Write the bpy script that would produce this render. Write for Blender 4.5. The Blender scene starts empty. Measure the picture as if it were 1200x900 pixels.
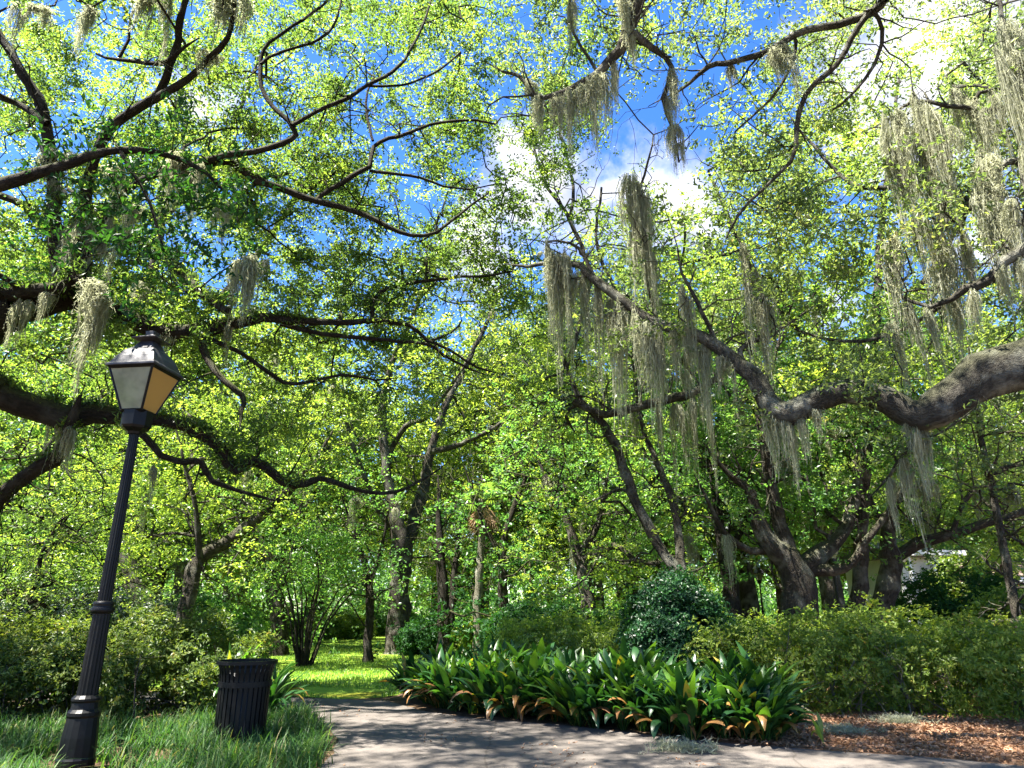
import bpy, math
import numpy as np
from mathutils import Vector, noise as mnoise

rng = np.random.default_rng(11)
R = math.radians
SC = bpy.context.scene
COL = SC.collection

# ------------------------------------------------------------------ camera, sky, sun, exposure
CAM_H, F, PITCH = 1.5, 800.0, R(18.5)
cam = bpy.data.objects.new('camera', bpy.data.cameras.new('camera'))
COL.objects.link(cam)
cam.location = (0, 0, CAM_H)
cam.rotation_euler = (math.pi / 2 + PITCH, 0, 0)
cam.data.sensor_width = 36
cam.data.lens = 36 * F / 1200
cam.data.clip_end = 2000
SC.camera = cam

SUN = Vector((-0.37, -0.20, 0.905)).normalized()          # towards the sun
sun_el = math.asin(SUN.z)
sun_az = math.atan2(SUN.x, SUN.y)
sl = bpy.data.lights.new('sun', 'SUN')
sl.energy = 4.7
sl.angle = R(0.5)
sl.color = (1.0, 0.95, 0.86)
so = bpy.data.objects.new('sun', sl)
COL.objects.link(so)
so.rotation_euler = (-SUN).to_track_quat('-Z', 'Y').to_euler()

SC.view_settings.view_transform = 'Standard'
SC.view_settings.look = 'None'
SC.view_settings.exposure = 2.96
SC.view_settings.gamma = 1.0
SC.view_settings.use_curve_mapping = False
cy = SC.cycles
cy.max_bounces = 8
cy.diffuse_bounces = 5
cy.glossy_bounces = 2
cy.transmission_bounces = 4
cy.use_denoising = True
cy.denoiser = 'OPENIMAGEDENOISE'
cy.denoising_input_passes = 'RGB_ALBEDO_NORMAL'
cy.denoising_prefilter = 'ACCURATE'
cy.caustics_reflective = False
cy.caustics_refractive = False


def P(x, y, Y):
    """a pixel of the 1200x900 photograph at depth Y -> world point"""
    up = 450 - y
    vy = F * math.cos(PITCH) - up * math.sin(PITCH)
    vz = F * math.sin(PITCH) + up * math.cos(PITCH)
    return Vector(((x - 600) * Y / vy, Y, CAM_H + vz * Y / vy))


def mpp(y, Y):
    up = 450 - y
    return Y / (F * math.cos(PITCH) - up * math.sin(PITCH))


def G(x, y):
    """a pixel on the flat ground"""
    up = 450 - y
    vz = F * math.sin(PITCH) + up * math.cos(PITCH)
    vy = F * math.cos(PITCH) - up * math.sin(PITCH)
    Y = CAM_H * vy / -vz
    return Vector(((x - 600) * CAM_H / -vz, Y, 0))


# world: Nishita sky with a few white cumulus clouds
W = bpy.data.worlds.new('World')
SC.world = W
W.use_nodes = True
nt = W.node_tree
nt.nodes.clear()
N = nt.nodes.new
Lk = nt.links.new


def node(tree, kind, **kw):
    n = tree.nodes.new(kind)
    for k, v in kw.items():
        if k in n.inputs.keys() if hasattr(n.inputs, 'keys') else False:
            n.inputs[k].default_value = v
        else:
            setattr(n, k, v)
    return n


sky = N('ShaderNodeTexSky')
sky.sky_type = 'NISHITA'
sky.sun_disc = False
sky.sun_elevation = sun_el
sky.sun_rotation = sun_az
sky.ozone_density = 3.0
sky.air_density = 1.0
sky.dust_density = 0.3
hsv = N('ShaderNodeHueSaturation')
hsv.inputs['Saturation'].default_value = 1.3
hsv.inputs['Hue'].default_value = .512
hsv.inputs['Value'].default_value = 1.0
Lk(sky.outputs[0], hsv.inputs['Color'])
tc = N('ShaderNodeTexCoord')
mask = None
for (px, py, wid, amp) in ((630, 215, .09, .9), (720, 245, .09, .85), (800, 240, .08, .8), (1110, 70, .17, .9), (1000, 20, .10, .7),
                           (560, 300, .08, .8), (250, 120, .07, .5), (20, 600, .08, .9), (1180, 260, .07, .8), (980, 350, .05, .7)):
    d = (P(px, py, 10) - Vector((0, 0, CAM_H))).normalized()
    vs = N('ShaderNodeVectorMath'); vs.operation = 'DISTANCE'
    vs.inputs[1].default_value = d
    Lk(tc.outputs['Generated'], vs.inputs[0])
    mr = N('ShaderNodeMapRange')
    mr.inputs[1].default_value = wid * 1.6
    mr.inputs[2].default_value = wid * 0.3
    mr.inputs[3].default_value = 0
    mr.inputs[4].default_value = amp
    Lk(vs.outputs['Value'], mr.inputs[0])
    if mask is None:
        mask = mr.outputs[0]
    else:
        mx = N('ShaderNodeMath'); mx.operation = 'MAXIMUM'
        Lk(mask, mx.inputs[0]); Lk(mr.outputs[0], mx.inputs[1])
        mask = mx.outputs[0]
cn = N('ShaderNodeTexNoise')
cn.inputs['Scale'].default_value = 11
cn.inputs['Detail'].default_value = 8
cn.inputs['Roughness'].default_value = .58
Lk(tc.outputs['Generated'], cn.inputs['Vector'])
ad = N('ShaderNodeMath'); ad.operation = 'MULTIPLY_ADD'
ad.inputs[1].default_value = 1.5
Lk(cn.outputs[0], ad.inputs[0]); Lk(mask, ad.inputs[2])
cm = N('ShaderNodeMapRange')
cm.interpolation_type = 'SMOOTHSTEP'
cm.inputs[1].default_value = 1.08; cm.inputs[2].default_value = 1.62
Lk(ad.outputs[0], cm.inputs[0])
def ramp_world(t_, src_):
    r_ = t_.nodes.new('ShaderNodeMixRGB')
    m_ = t_.nodes.new('ShaderNodeMapRange'); m_.inputs[1].default_value = .38; m_.inputs[2].default_value = .58
    t_.links.new(src_, m_.inputs[0]); t_.links.new(m_.outputs[0], r_.inputs[0])
    r_.inputs[1].default_value = (2.25, 2.35, 2.6, 1); r_.inputs[2].default_value = (4.2, 4.2, 4.3, 1)
    return r_


cmix = N('ShaderNodeMixRGB')
cn2 = N('ShaderNodeTexNoise')
cn2.inputs['Scale'].default_value = 14
cn2.inputs['Detail'].default_value = 6
Lk(tc.outputs['Generated'], cn2.inputs['Vector'])
crm = ramp_world(nt, cn2.outputs[0])
Lk(crm.outputs[0], cmix.inputs[2])
Lk(cm.outputs[0], cmix.inputs[0]); Lk(hsv.outputs[0], cmix.inputs[1])
bg = N('ShaderNodeBackground')
bg.inputs[1].default_value = 0.052
Lk(cmix.outputs[0], bg.inputs[0])
wo = N('ShaderNodeOutputWorld')
Lk(bg.outputs[0], wo.inputs[0])


# ------------------------------------------------------------------ materials
def new_mat(name):
    m = bpy.data.materials.new(name)
    m.use_nodes = True
    m.node_tree.nodes.clear()
    return m, m.node_tree


def ramp(t, src, stops):
    r = t.nodes.new('ShaderNodeValToRGB')
    els = r.color_ramp.elements
    while len(els) < len(stops):
        els.new(0.5)
    for e, (p, c) in zip(els, stops):
        e.position = p
        e.color = (*c, 1)
    if src is not None:
        t.links.new(src, r.inputs[0])
    return r


def leaf_mat(name, stops, trans=(2.5, 2.4, 1.0), mix=.55, rough=.40, spec=.5):
    """green leaf: each leaf has its own tone (face attribute 'tone'); light passes through it"""
    m, t = new_mat(name)
    at = t.nodes.new('ShaderNodeAttribute'); at.attribute_name = 'tone'
    r = ramp(t, at.outputs['Fac'], stops)
    b = t.nodes.new('ShaderNodeBsdfPrincipled')
    b.inputs['Roughness'].default_value = rough
    b.inputs['Specular IOR Level'].default_value = spec
    t.links.new(r.outputs[0], b.inputs['Base Color'])
    mu = t.nodes.new('ShaderNodeMixRGB'); mu.blend_type = 'MULTIPLY'; mu.inputs[0].default_value = 1
    mu.inputs[2].default_value = (*trans, 1)
    t.links.new(r.outputs[0], mu.inputs[1])
    tr = t.nodes.new('ShaderNodeBsdfTranslucent')
    t.links.new(mu.outputs[0], tr.inputs[0])
    mx = t.nodes.new('ShaderNodeMixShader'); mx.inputs[0].default_value = mix
    t.links.new(b.outputs[0], mx.inputs[1]); t.links.new(tr.outputs[0], mx.inputs[2])
    o = t.nodes.new('ShaderNodeOutputMaterial')
    t.links.new(mx.outputs[0], o.inputs[0])
    return m


def bark_mat(name, c0, c1, scale=6.0, lichen=(0.33, 0.33, 0.27), lich_amt=.35, mossy=0.0):
    m, t = new_mat(name)
    tc = t.nodes.new('ShaderNodeTexCoord')
    mp = t.nodes.new('ShaderNodeMapping'); mp.inputs['Scale'].default_value = (1.6, 1.6, .5)
    ga = t.nodes.new('ShaderNodeAttribute'); ga.attribute_name = 'grain'
    t.links.new(ga.outputs['Vector'], mp.inputs[0])
    n1 = t.nodes.new('ShaderNodeTexNoise'); n1.inputs['Scale'].default_value = scale * 3; n1.inputs['Detail'].default_value = 8; n1.inputs['Roughness'].default_value = .72
    t.links.new(mp.outputs[0], n1.inputs['Vector'])
    v = t.nodes.new('ShaderNodeTexVoronoi'); v.feature = 'DISTANCE_TO_EDGE'; v.inputs['Scale'].default_value = scale * 4.5
    t.links.new(mp.outputs[0], v.inputs['Vector'])
    r = ramp(t, n1.outputs[0], [(.32, c0), (.62, c1)])
    n2 = t.nodes.new('ShaderNodeTexNoise'); n2.inputs['Scale'].default_value = scale * .55; n2.inputs['Detail'].default_value = 6
    t.links.new(ga.outputs['Vector'], n2.inputs['Vector'])
    lr = t.nodes.new('ShaderNodeMapRange'); lr.inputs[1].default_value = .5; lr.inputs[2].default_value = .68; lr.inputs[4].default_value = lich_amt * 2
    t.links.new(n2.outputs[0], lr.inputs[0])
    mxc = t.nodes.new('ShaderNodeMixRGB'); mxc.inputs[2].default_value = (*lichen, 1)
    t.links.new(lr.outputs[0], mxc.inputs[0]); t.links.new(r.outputs[0], mxc.inputs[1])
    out = mxc.outputs[0]
    if mossy > 0:                                    # green moss grows where the bark faces up
        ge = t.nodes.new('ShaderNodeNewGeometry')
        sx = t.nodes.new('ShaderNodeSeparateXYZ'); t.links.new(ge.outputs['Normal'], sx.inputs[0])
        ma = t.nodes.new('ShaderNodeMath'); ma.operation = 'MULTIPLY_ADD'; ma.inputs[1].default_value = 1.2
        t.links.new(n1.outputs[0], ma.inputs[0]); t.links.new(sx.outputs[2], ma.inputs[2])
        mr = t.nodes.new('ShaderNodeMapRange'); mr.inputs[1].default_value = .7; mr.inputs[2].default_value = 1.2; mr.inputs[4].default_value = mossy
        t.links.new(ma.outputs[0], mr.inputs[0])
        m2 = t.nodes.new('ShaderNodeMixRGB'); m2.inputs[2].default_value = (.09, .11, .025, 1)
        t.links.new(mr.outputs[0], m2.inputs[0]); t.links.new(out, m2.inputs[1])
        out = m2.outputs[0]
    b = t.nodes.new('ShaderNodeBsdfPrincipled'); b.inputs['Roughness'].default_value = .9
    b.inputs['Specular IOR Level'].default_value = .15
    t.links.new(out, b.inputs['Base Color'])
    ad = t.nodes.new('ShaderNodeMath'); ad.operation = 'ADD'
    vm = t.nodes.new('ShaderNodeMath'); vm.operation = 'MINIMUM'; vm.inputs[1].default_value = .12
    t.links.new(v.outputs[0], vm.inputs[0])
    v4 = t.nodes.new('ShaderNodeMath'); v4.operation = 'MULTIPLY'; v4.inputs[1].default_value = 3
    t.links.new(vm.outputs[0], v4.inputs[0])
    t.links.new(v4.outputs[0], ad.inputs[0]); t.links.new(n1.outputs[0], ad.inputs[1])
    bp = t.nodes.new('ShaderNodeBump'); bp.inputs['Strength'].default_value = 1.0; bp.inputs['Distance'].default_value = .09
    t.links.new(ad.outputs[0], bp.inputs['Height']); t.links.new(bp.outputs[0], b.inputs['Normal'])
    o = t.nodes.new('ShaderNodeOutputMaterial'); t.links.new(b.outputs[0], o.inputs[0])
    return m


def plain_mat(name, col, rough=.5, metal=0, spec=.5, var=.0, scale=8, bump=0):
    m, t = new_mat(name)
    b = t.nodes.new('ShaderNodeBsdfPrincipled')
    b.inputs['Roughness'].default_value = rough; b.inputs['Metallic'].default_value = metal; b.inputs['Specular IOR Level'].default_value = spec
    tc = t.nodes.new('ShaderNodeTexCoord')
    n1 = t.nodes.new('ShaderNodeTexNoise'); n1.inputs['Scale'].default_value = scale; n1.inputs['Detail'].default_value = 6
    t.links.new(tc.outputs['Object'], n1.inputs['Vector'])
    lo = tuple(max(0, c * (1 - var)) for c in col); hi = tuple(c * (1 + var) for c in col)
    r = ramp(t, n1.outputs[0], [(.3, lo), (.7, hi)])
    t.links.new(r.outputs[0], b.inputs['Base Color'])
    rr = t.nodes.new('ShaderNodeMapRange'); rr.inputs[3].default_value = max(.05, rough - .12); rr.inputs[4].default_value = min(1, rough + .12)
    t.links.new(n1.outputs[0], rr.inputs[0]); t.links.new(rr.outputs[0], b.inputs['Roughness'])
    if bump:
        bp = t.nodes.new('ShaderNodeBump'); bp.inputs['Strength'].default_value = bump; bp.inputs['Distance'].default_value = .02
        t.links.new(n1.outputs[0], bp.inputs['Height']); t.links.new(bp.outputs[0], b.inputs['Normal'])
    o = t.nodes.new('ShaderNodeOutputMaterial'); t.links.new(b.outputs[0], o.inputs[0])
    return m


def ground_mat(name, stops, scale, det=10, bump=.5, dist=.05, stops2=None, scale2=.4, fine=None):
    m, t = new_mat(name)
    tc = t.nodes.new('ShaderNodeTexCoord')
    n1 = t.nodes.new('ShaderNodeTexNoise'); n1.inputs['Scale'].default_value = scale; n1.inputs['Detail'].default_value = det; n1.inputs['Roughness'].default_value = .68
    t.links.new(tc.outputs['Object'], n1.inputs['Vector'])
    r = ramp(t, n1.outputs[0], stops)
    out = r.outputs[0]
    if stops2:
        n2 = t.nodes.new('ShaderNodeTexNoise'); n2.inputs['Scale'].default_value = scale2; n2.inputs['Detail'].default_value = 6
        t.links.new(tc.outputs['Object'], n2.inputs['Vector'])
        r2 = ramp(t, n2.outputs[0], stops2)
        mx = t.nodes.new('ShaderNodeMixRGB'); mx.blend_type = 'MULTIPLY'; mx.inputs[0].default_value = 1
        t.links.new(out, mx.inputs[1]); t.links.new(r2.outputs[0], mx.inputs[2])
        out = mx.outputs[0]
    if fine:
        v = t.nodes.new('ShaderNodeTexVoronoi'); v.inputs['Scale'].default_value = fine
        t.links.new(tc.outputs['Object'], v.inputs['Vector'])
        sp = t.nodes.new('ShaderNodeSeparateColor'); t.links.new(v.outputs['Color'], sp.inputs[0])
        r3 = ramp(t, sp.outputs[0], [(0, (.7, .7, .7)), (1, (1.15, 1.15, 1.15))])
        mx = t.nodes.new('ShaderNodeMixRGB'); mx.blend_type = 'MULTIPLY'; mx.inputs[0].default_value = 1
        t.links.new(out, mx.inputs[1]); t.links.new(r3.outputs[0], mx.inputs[2])
        out = mx.outputs[0]
    b = t.nodes.new('ShaderNodeBsdfPrincipled'); b.inputs['Roughness'].default_value = .92; b.inputs['Specular IOR Level'].default_value = .15
    t.links.new(out, b.inputs['Base Color'])
    bp = t.nodes.new('ShaderNodeBump'); bp.inputs['Strength'].default_value = bump; bp.inputs['Distance'].default_value = dist
    t.links.new(n1.outputs[0], bp.inputs['Height']); t.links.new(bp.outputs[0], b.inputs['Normal'])
    o = t.nodes.new('ShaderNodeOutputMaterial'); t.links.new(b.outputs[0], o.inputs[0])
    return m


OAK = leaf_mat('oak_leaf', [(0, (.030, .060, 0.021)), (.5, (.065, .115, 0.032)), (.85, (.12, .17, 0.038)), (1, (.19, .21, 0.052))])
OAKR = leaf_mat('oak_leaf_olive', [(0, (.040, .065, 0.032)), (.5, (.085, .125, 0.052)), (.88, (.14, .18, 0.070)), (1, (.22, .19, 0.105))])
MIDL = leaf_mat('bright_leaf', [(0, (.05, .09, .022)), (.5, (.12, .185, .042)), (.85, (.20, .26, .055)), (1, (.27, .30, .08))])
MIDG = leaf_mat('fresh_green_leaf', [(0, (.03, .08, 0.028)), (.5, (.065, .15, 0.044)), (1, (.14, .22, 0.070))])
DARKL = leaf_mat('dark_glossy_leaf', [(0, (.012, .042, .014)), (.6, (.022, .075, .020)), (1, (.05, .13, .03))], trans=(1.6, 1.6, .5), mix=.42, rough=.5, spec=.18)
GREYL = leaf_mat('grey_green_leaf', [(0, (.035, .06, 0.052)), (.6, (.07, .10, 0.088)), (1, (.14, .17, 0.140))], mix=.35, rough=.35, spec=.5)
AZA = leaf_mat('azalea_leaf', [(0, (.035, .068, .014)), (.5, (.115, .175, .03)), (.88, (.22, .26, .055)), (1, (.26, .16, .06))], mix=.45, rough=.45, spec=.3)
AZA_SHADE = leaf_mat('azalea_leaf_shade', [(0, (.026, .052, .013)), (.5, (.065, .105, .02)), (.88, (.14, .17, .035)), (1, (.2, .13, .05))], mix=.42, rough=.45, spec=.3)  # azalea leaf darkened: shade of the left hedge put into its colour
ASPI = leaf_mat('broad_leaf', [(0, (.010, .036, .014)), (.45, (.022, .070, .018)), (.80, (.075, .15, .022)), (.84, (.10, .16, .02)), (.87, (.24, .19, .035)), (.92, (.23, .12, .035)), (1, (.17, .085, .04))], trans=(1.8, 1.9, .5), mix=.34, rough=.36, spec=.35)
GRASSB = leaf_mat('grass_blade', [(0, (.018, .052, .014)), (.6, (.036, .098, .024)), (.93, (.09, .15, .04)), (1, (.2, .17, .09))], trans=(1.8, 1.9, .7), mix=.4, rough=.5, spec=.25)
LAWNB = leaf_mat('lawn_blade', [(0, (.05, .11, 0.021)), (.6, (.10, .19, 0.035)), (1, (.17, .24, 0.052))], mix=.45)
MOSS = leaf_mat('spanish_moss_strand', [(0, (.20, .21, .15)), (.6, (.34, .35, .26)), (1, (.48, .48, .38))], trans=(1.3, 1.3, 1.05), mix=.55, rough=.9, spec=.1)
LITTER = leaf_mat('dead_leaf', [(0, (.10, .045, .022)), (.5, (.23, .12, .06)), (1, (.42, .26, .15))], trans=(1, .8, .5), mix=.15, rough=.7)
FROND = leaf_mat('dead_frond', [(0, (.16, .09, .04)), (1, (.3, .2, .1))], trans=(1, .8, .5), mix=.3, rough=.7)
BARK_L = bark_mat('oak_bark_dark', (.010, .008, .006), (.040, .031, .024), 5, lich_amt=.06, mossy=.45)
BARK_R = bark_mat('oak_bark_lichen', (.022, .020, .015), (.095, .086, .070), 6, lich_amt=.34, mossy=.25)
BARK_M = bark_mat('trunk_bark', (.020, .016, .013), (.082, .070, .056), 5, lich_amt=.22, mossy=.25)
BARK_P = bark_mat('pale_bark', (.09, .085, .06), (.22, .2, .15), 5, lich_amt=.4, mossy=.3)
BLACK = plain_mat('black_painted_iron', (.0032, .0032, .0036), .45, 0, .2, .25, 20, .12)
ROOFM = plain_mat('weathered_black_sheet', (.03, .029, .032), .42, .2, .4, .45, 14, .1)


# ------------------------------------------------------------------ mesh helpers
def mesh_np(name, V, Fc, tone=None, smooth=False, grain=None):
    """V (n,3); Fc (m,k) of one polygon size"""
    V = np.asarray(V, np.float32); Fc = np.asarray(Fc, np.int32)
    me = bpy.data.meshes.new(name)
    m, k = Fc.shape
    me.vertices.add(len(V)); me.vertices.foreach_set('co', V.ravel())
    me.loops.add(m * k); me.loops.foreach_set('vertex_index', Fc.ravel())
    me.polygons.add(m)
    me.polygons.foreach_set('loop_start', np.arange(0, m * k, k, dtype=np.int32))
    try:
        me.polygons.foreach_set('loop_total', np.full(m, k, np.int32))
    except Exception:
        pass
    me.polygons.foreach_set('use_smooth', np.full(m, smooth, bool))
    if tone is not None:
        a = me.attributes.new('tone', 'FLOAT', 'FACE')
        a.data.foreach_set('value', np.asarray(tone, np.float32))
    if grain is not None:
        a = me.attributes.new('grain', 'FLOAT_VECTOR', 'POINT')
        a.data.foreach_set('vector', np.asarray(grain, np.float32).ravel())
    me.update(calc_edges=True)
    return me


def link(name, me, mat, parent=None, loc=(0, 0, 0)):
    o = bpy.data.objects.new(name, me)
    if mat is not None and len(me.materials) == 0:
        me.materials.append(mat)
    COL.objects.link(o)
    o.location = loc
    if parent is not None:
        o.parent = parent
    return o


def tag(o, label=None, cat=None, group=None, kind=None):
    if label: o['label'] = label
    if cat: o['category'] = cat
    if group: o['group'] = group
    if kind: o['kind'] = kind
    return o


def thing(name, loc, label, cat, group=None):
    o = bpy.data.objects.new(name, None)
    COL.objects.link(o)
    o.location = loc
    o.empty_display_size = .2
    return tag(o, label, cat, group)


def dup(root, loc, rz=0, sc=1.0, label=None):
    r = root.copy(); COL.objects.link(r)
    r.location = loc; r.rotation_euler = (0, 0, rz)
    r.scale = (sc, sc, sc) if not hasattr(sc, '__len__') else sc
    if label: r['label'] = label
    for ch in list(root.children):
        c = ch.copy(); COL.objects.link(c); c.parent = r
        for g in list(ch.children):
            d = g.copy(); COL.objects.link(d); d.parent = c
    return r


class MB:
    """collects polygons of any size"""
    def __init__(s):
        s.v, s.f = [], []

    def add(s, vs, fs):
        b = len(s.v)
        s.v += [tuple(v) for v in vs]
        s.f += [tuple(i + b for i in f) for f in fs]

    def box(s, c, d, rz=0):
        x, y, z = d[0] / 2, d[1] / 2, d[2] / 2
        cs, sn = math.cos(rz), math.sin(rz)
        vs = []
        for k in (-z, z):
            for (i, j) in ((-x, -y), (x, -y), (x, y), (-x, y)):
                vs.append((c[0] + i * cs - j * sn, c[1] + i * sn + j * cs, c[2] + k))
        s.add(vs, [(3, 2, 1, 0), (4, 5, 6, 7), (0, 1, 5, 4), (1, 2, 6, 5), (2, 3, 7, 6), (3, 0, 4, 7)])

    def lathe(s, prof, n=24, c=(0, 0, 0), flute=0, rz=0, caps=True):
        vs, fs = [], []
        for (r, z) in prof:
            for i in range(n):
                a = 2 * math.pi * i / n + rz
                rr = r * (1 - flute * (i % 2))
                vs.append((c[0] + rr * math.cos(a), c[1] + rr * math.sin(a), c[2] + z))
        for k in range(len(prof) - 1):
            for i in range(n):
                j = (i + 1) % n
                fs.append((k * n + i, k * n + j, (k + 1) * n + j, (k + 1) * n + i))
        if caps:
            fs.append(tuple(range(n - 1, -1, -1)))
            fs.append(tuple((len(prof) - 1) * n + i for i in range(n)))
        s.add(vs, fs)

    def bar(s, a, b, w):
        a, b = Vector(a), Vector(b)
        t = (b - a).normalized()
        u = t.orthogonal().normalized(); v = t.cross(u)
        vs = []
        for p in (a, b):
            for (i, j) in ((-1, -1), (1, -1), (1, 1), (-1, 1)):
                vs.append(p + u * i * w / 2 + v * j * w / 2)
        s.add(vs, [(3, 2, 1, 0), (4, 5, 6, 7), (0, 1, 5, 4), (1, 2, 6, 5), (2, 3, 7, 6), (3, 0, 4, 7)])

    def build(s, name, mat, parent=None, loc=(0, 0, 0), smooth=False, bevel=0):
        me = bpy.data.meshes.new(name)
        me.from_pydata(s.v, [], s.f)
        me.update()
        if smooth:
            me.polygons.foreach_set('use_smooth', np.ones(len(me.polygons), bool))
        o = link(name, me, mat, parent, loc)
        if bevel:
            b = o.modifiers.new('bevel', 'BEVEL'); b.width = bevel; b.segments = 2; b.limit_method = 'ANGLE'
        return o


def catmull(pts, rad, step=.22):
    pts = [np.array(p, float) for p in pts]
    out, ro = [], []
    n = len(pts)
    for i in range(n - 1):
        p0 = pts[max(i - 1, 0)]; p1 = pts[i]; p2 = pts[i + 1]; p3 = pts[min(i + 2, n - 1)]
        k = max(2, int(np.linalg.norm(p2 - p1) / step))
        for j in range(k):
            t = j / k
            out.append(.5 * ((2 * p1) + (-p0 + p2) * t + (2 * p0 - 5 * p1 + 4 * p2 - p3) * t * t + (-p0 + 3 * p1 - 3 * p2 + p3) * t ** 3))
            ro.append(rad[i] * (1 - t) + rad[i + 1] * t)
    out.append(pts[-1]); ro.append(rad[-1])
    return np.array(out), np.array(ro)


def tube_np(pts, rad, sides, rough=0.0):
    """verts, quads of a tapering tube along pts"""
    n = len(pts)
    T = np.gradient(pts, axis=0)
    T /= np.linalg.norm(T, axis=1)[:, None] + 1e-9
    ref = np.array([0, 0, 1.0]) if abs(T[0][2]) < .9 else np.array([1.0, 0, 0])
    U = np.zeros_like(pts)
    u = np.cross(T[0], ref)
    for i in range(n):
        u = u - T[i] * np.dot(u, T[i]); u /= np.linalg.norm(u) + 1e-9
        U[i] = u
    Vv = np.cross(T, U)
    a = np.arange(sides) * 2 * math.pi / sides
    rr = rad[:, None] * np.ones((1, sides))
    if rough:
        rr = rr * (1 + rough * rng.normal(size=rr.shape) * .6 + rough * rng.normal(size=(n, 1)) * .5)
    ring = pts[:, None, :] + rr[..., None] * (np.cos(a)[None, :, None] * U[:, None, :] + np.sin(a)[None, :, None] * Vv[:, None, :])
    V = ring.reshape(-1, 3)
    i = np.arange(n - 1)[:, None]; j = np.arange(sides)[None, :]
    Fq = np.stack([i * sides + j, i * sides + (j + 1) % sides, (i + 1) * sides + (j + 1) % sides, (i + 1) * sides + j], -1).reshape(-1, 4)
    s = np.r_[0, np.cumsum(np.linalg.norm(np.diff(pts, axis=0), axis=1))] + rng.uniform(0, 50)
    A = np.stack([np.cos(a)[None, :] * rad[:, None], np.sin(a)[None, :] * rad[:, None], np.repeat(s[:, None], sides, 1)], -1).reshape(-1, 3)
    return V, Fq, A


def join_np(parts):
    Vs, Fs, As, b = [], [], [], 0
    for V, Fq, A in parts:
        Vs.append(V); Fs.append(Fq + b); As.append(A); b += len(V)
    return np.concatenate(Vs), np.concatenate(Fs), np.concatenate(As)


def unit(a):
    return a / (np.linalg.norm(a, axis=-1, keepdims=True) + 1e-9)


def leaf_np(C, per, sigma, L, Wd, up=.8, flat=.75, droop=0.0, out_dir=None, tone_c=None, sub=None):
    """leaf faces round the cluster centres C: rhombic, folded along the midrib"""
    C = np.asarray(C, float)
    M = len(C)
    cnt = np.maximum(1, (per * rng.uniform(.55, 1.45, M)).astype(int))
    idx = np.repeat(np.arange(M), cnt)
    n = len(idx)
    sg = sigma * rng.uniform(.6, 1.35, M)[idx][:, None]
    if sub:                                          # leaves stand in small sprays of sub[0] leaves, sub[1] metres wide
        sid = np.arange(n) // int(sub[0])
        ns = sid.max() + 1
        off = rng.normal(size=(ns, 3))[sid]
        p = C[idx] + off * sg * np.array([1, 1, flat]) + rng.normal(size=(n, 3)) * sub[1] * np.array([1, 1, .6])
    else:
        p = C[idx] + rng.normal(size=(n, 3)) * sg * np.array([1, 1, flat])
    nr = rng.normal(size=(n, 3)); nr[:, 2] += up * 1.6
    if out_dir is not None:
        nr += out_dir[idx] * 1.4
    nr = unit(nr)
    a = rng.normal(size=(n, 3)); a[:, 2] -= droop
    a = unit(a - nr * (a * nr).sum(1)[:, None])
    b = np.cross(nr, a)
    l = (L * rng.uniform(.65, 1.3, n))[:, None]; w = (Wd * rng.uniform(.7, 1.25, n))[:, None]
    fold = nr * w * .22
    v0 = p - a * l * .5
    v1 = p + b * w * .5 - a * l * .05 + fold
    v2 = p + a * l * .5 - nr * l * .08
    v3 = p - b * w * .5 - a * l * .05 + fold
    V = np.stack([v0, v1, v2, v3], 1).reshape(-1, 3)
    Fq = np.arange(n * 4).reshape(n, 4)
    tc_ = rng.uniform(0, 1, M) if tone_c is None else tone_c
    tone = np.clip(.55 * tc_[idx] + .45 * rng.uniform(0, 1, n), 0, 1)
    return V, Fq, tone


def proj(pts):
    pts = np.asarray(pts, float)
    d = pts - np.array([0, 0, CAM_H])
    cp, sp = math.cos(PITCH), math.sin(PITCH)
    fw = d[:, 1] * cp + d[:, 2] * sp
    up = -d[:, 1] * sp + d[:, 2] * cp
    return np.stack([600 + F * d[:, 0] / fw, 450 - F * up / fw], 1)


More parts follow.
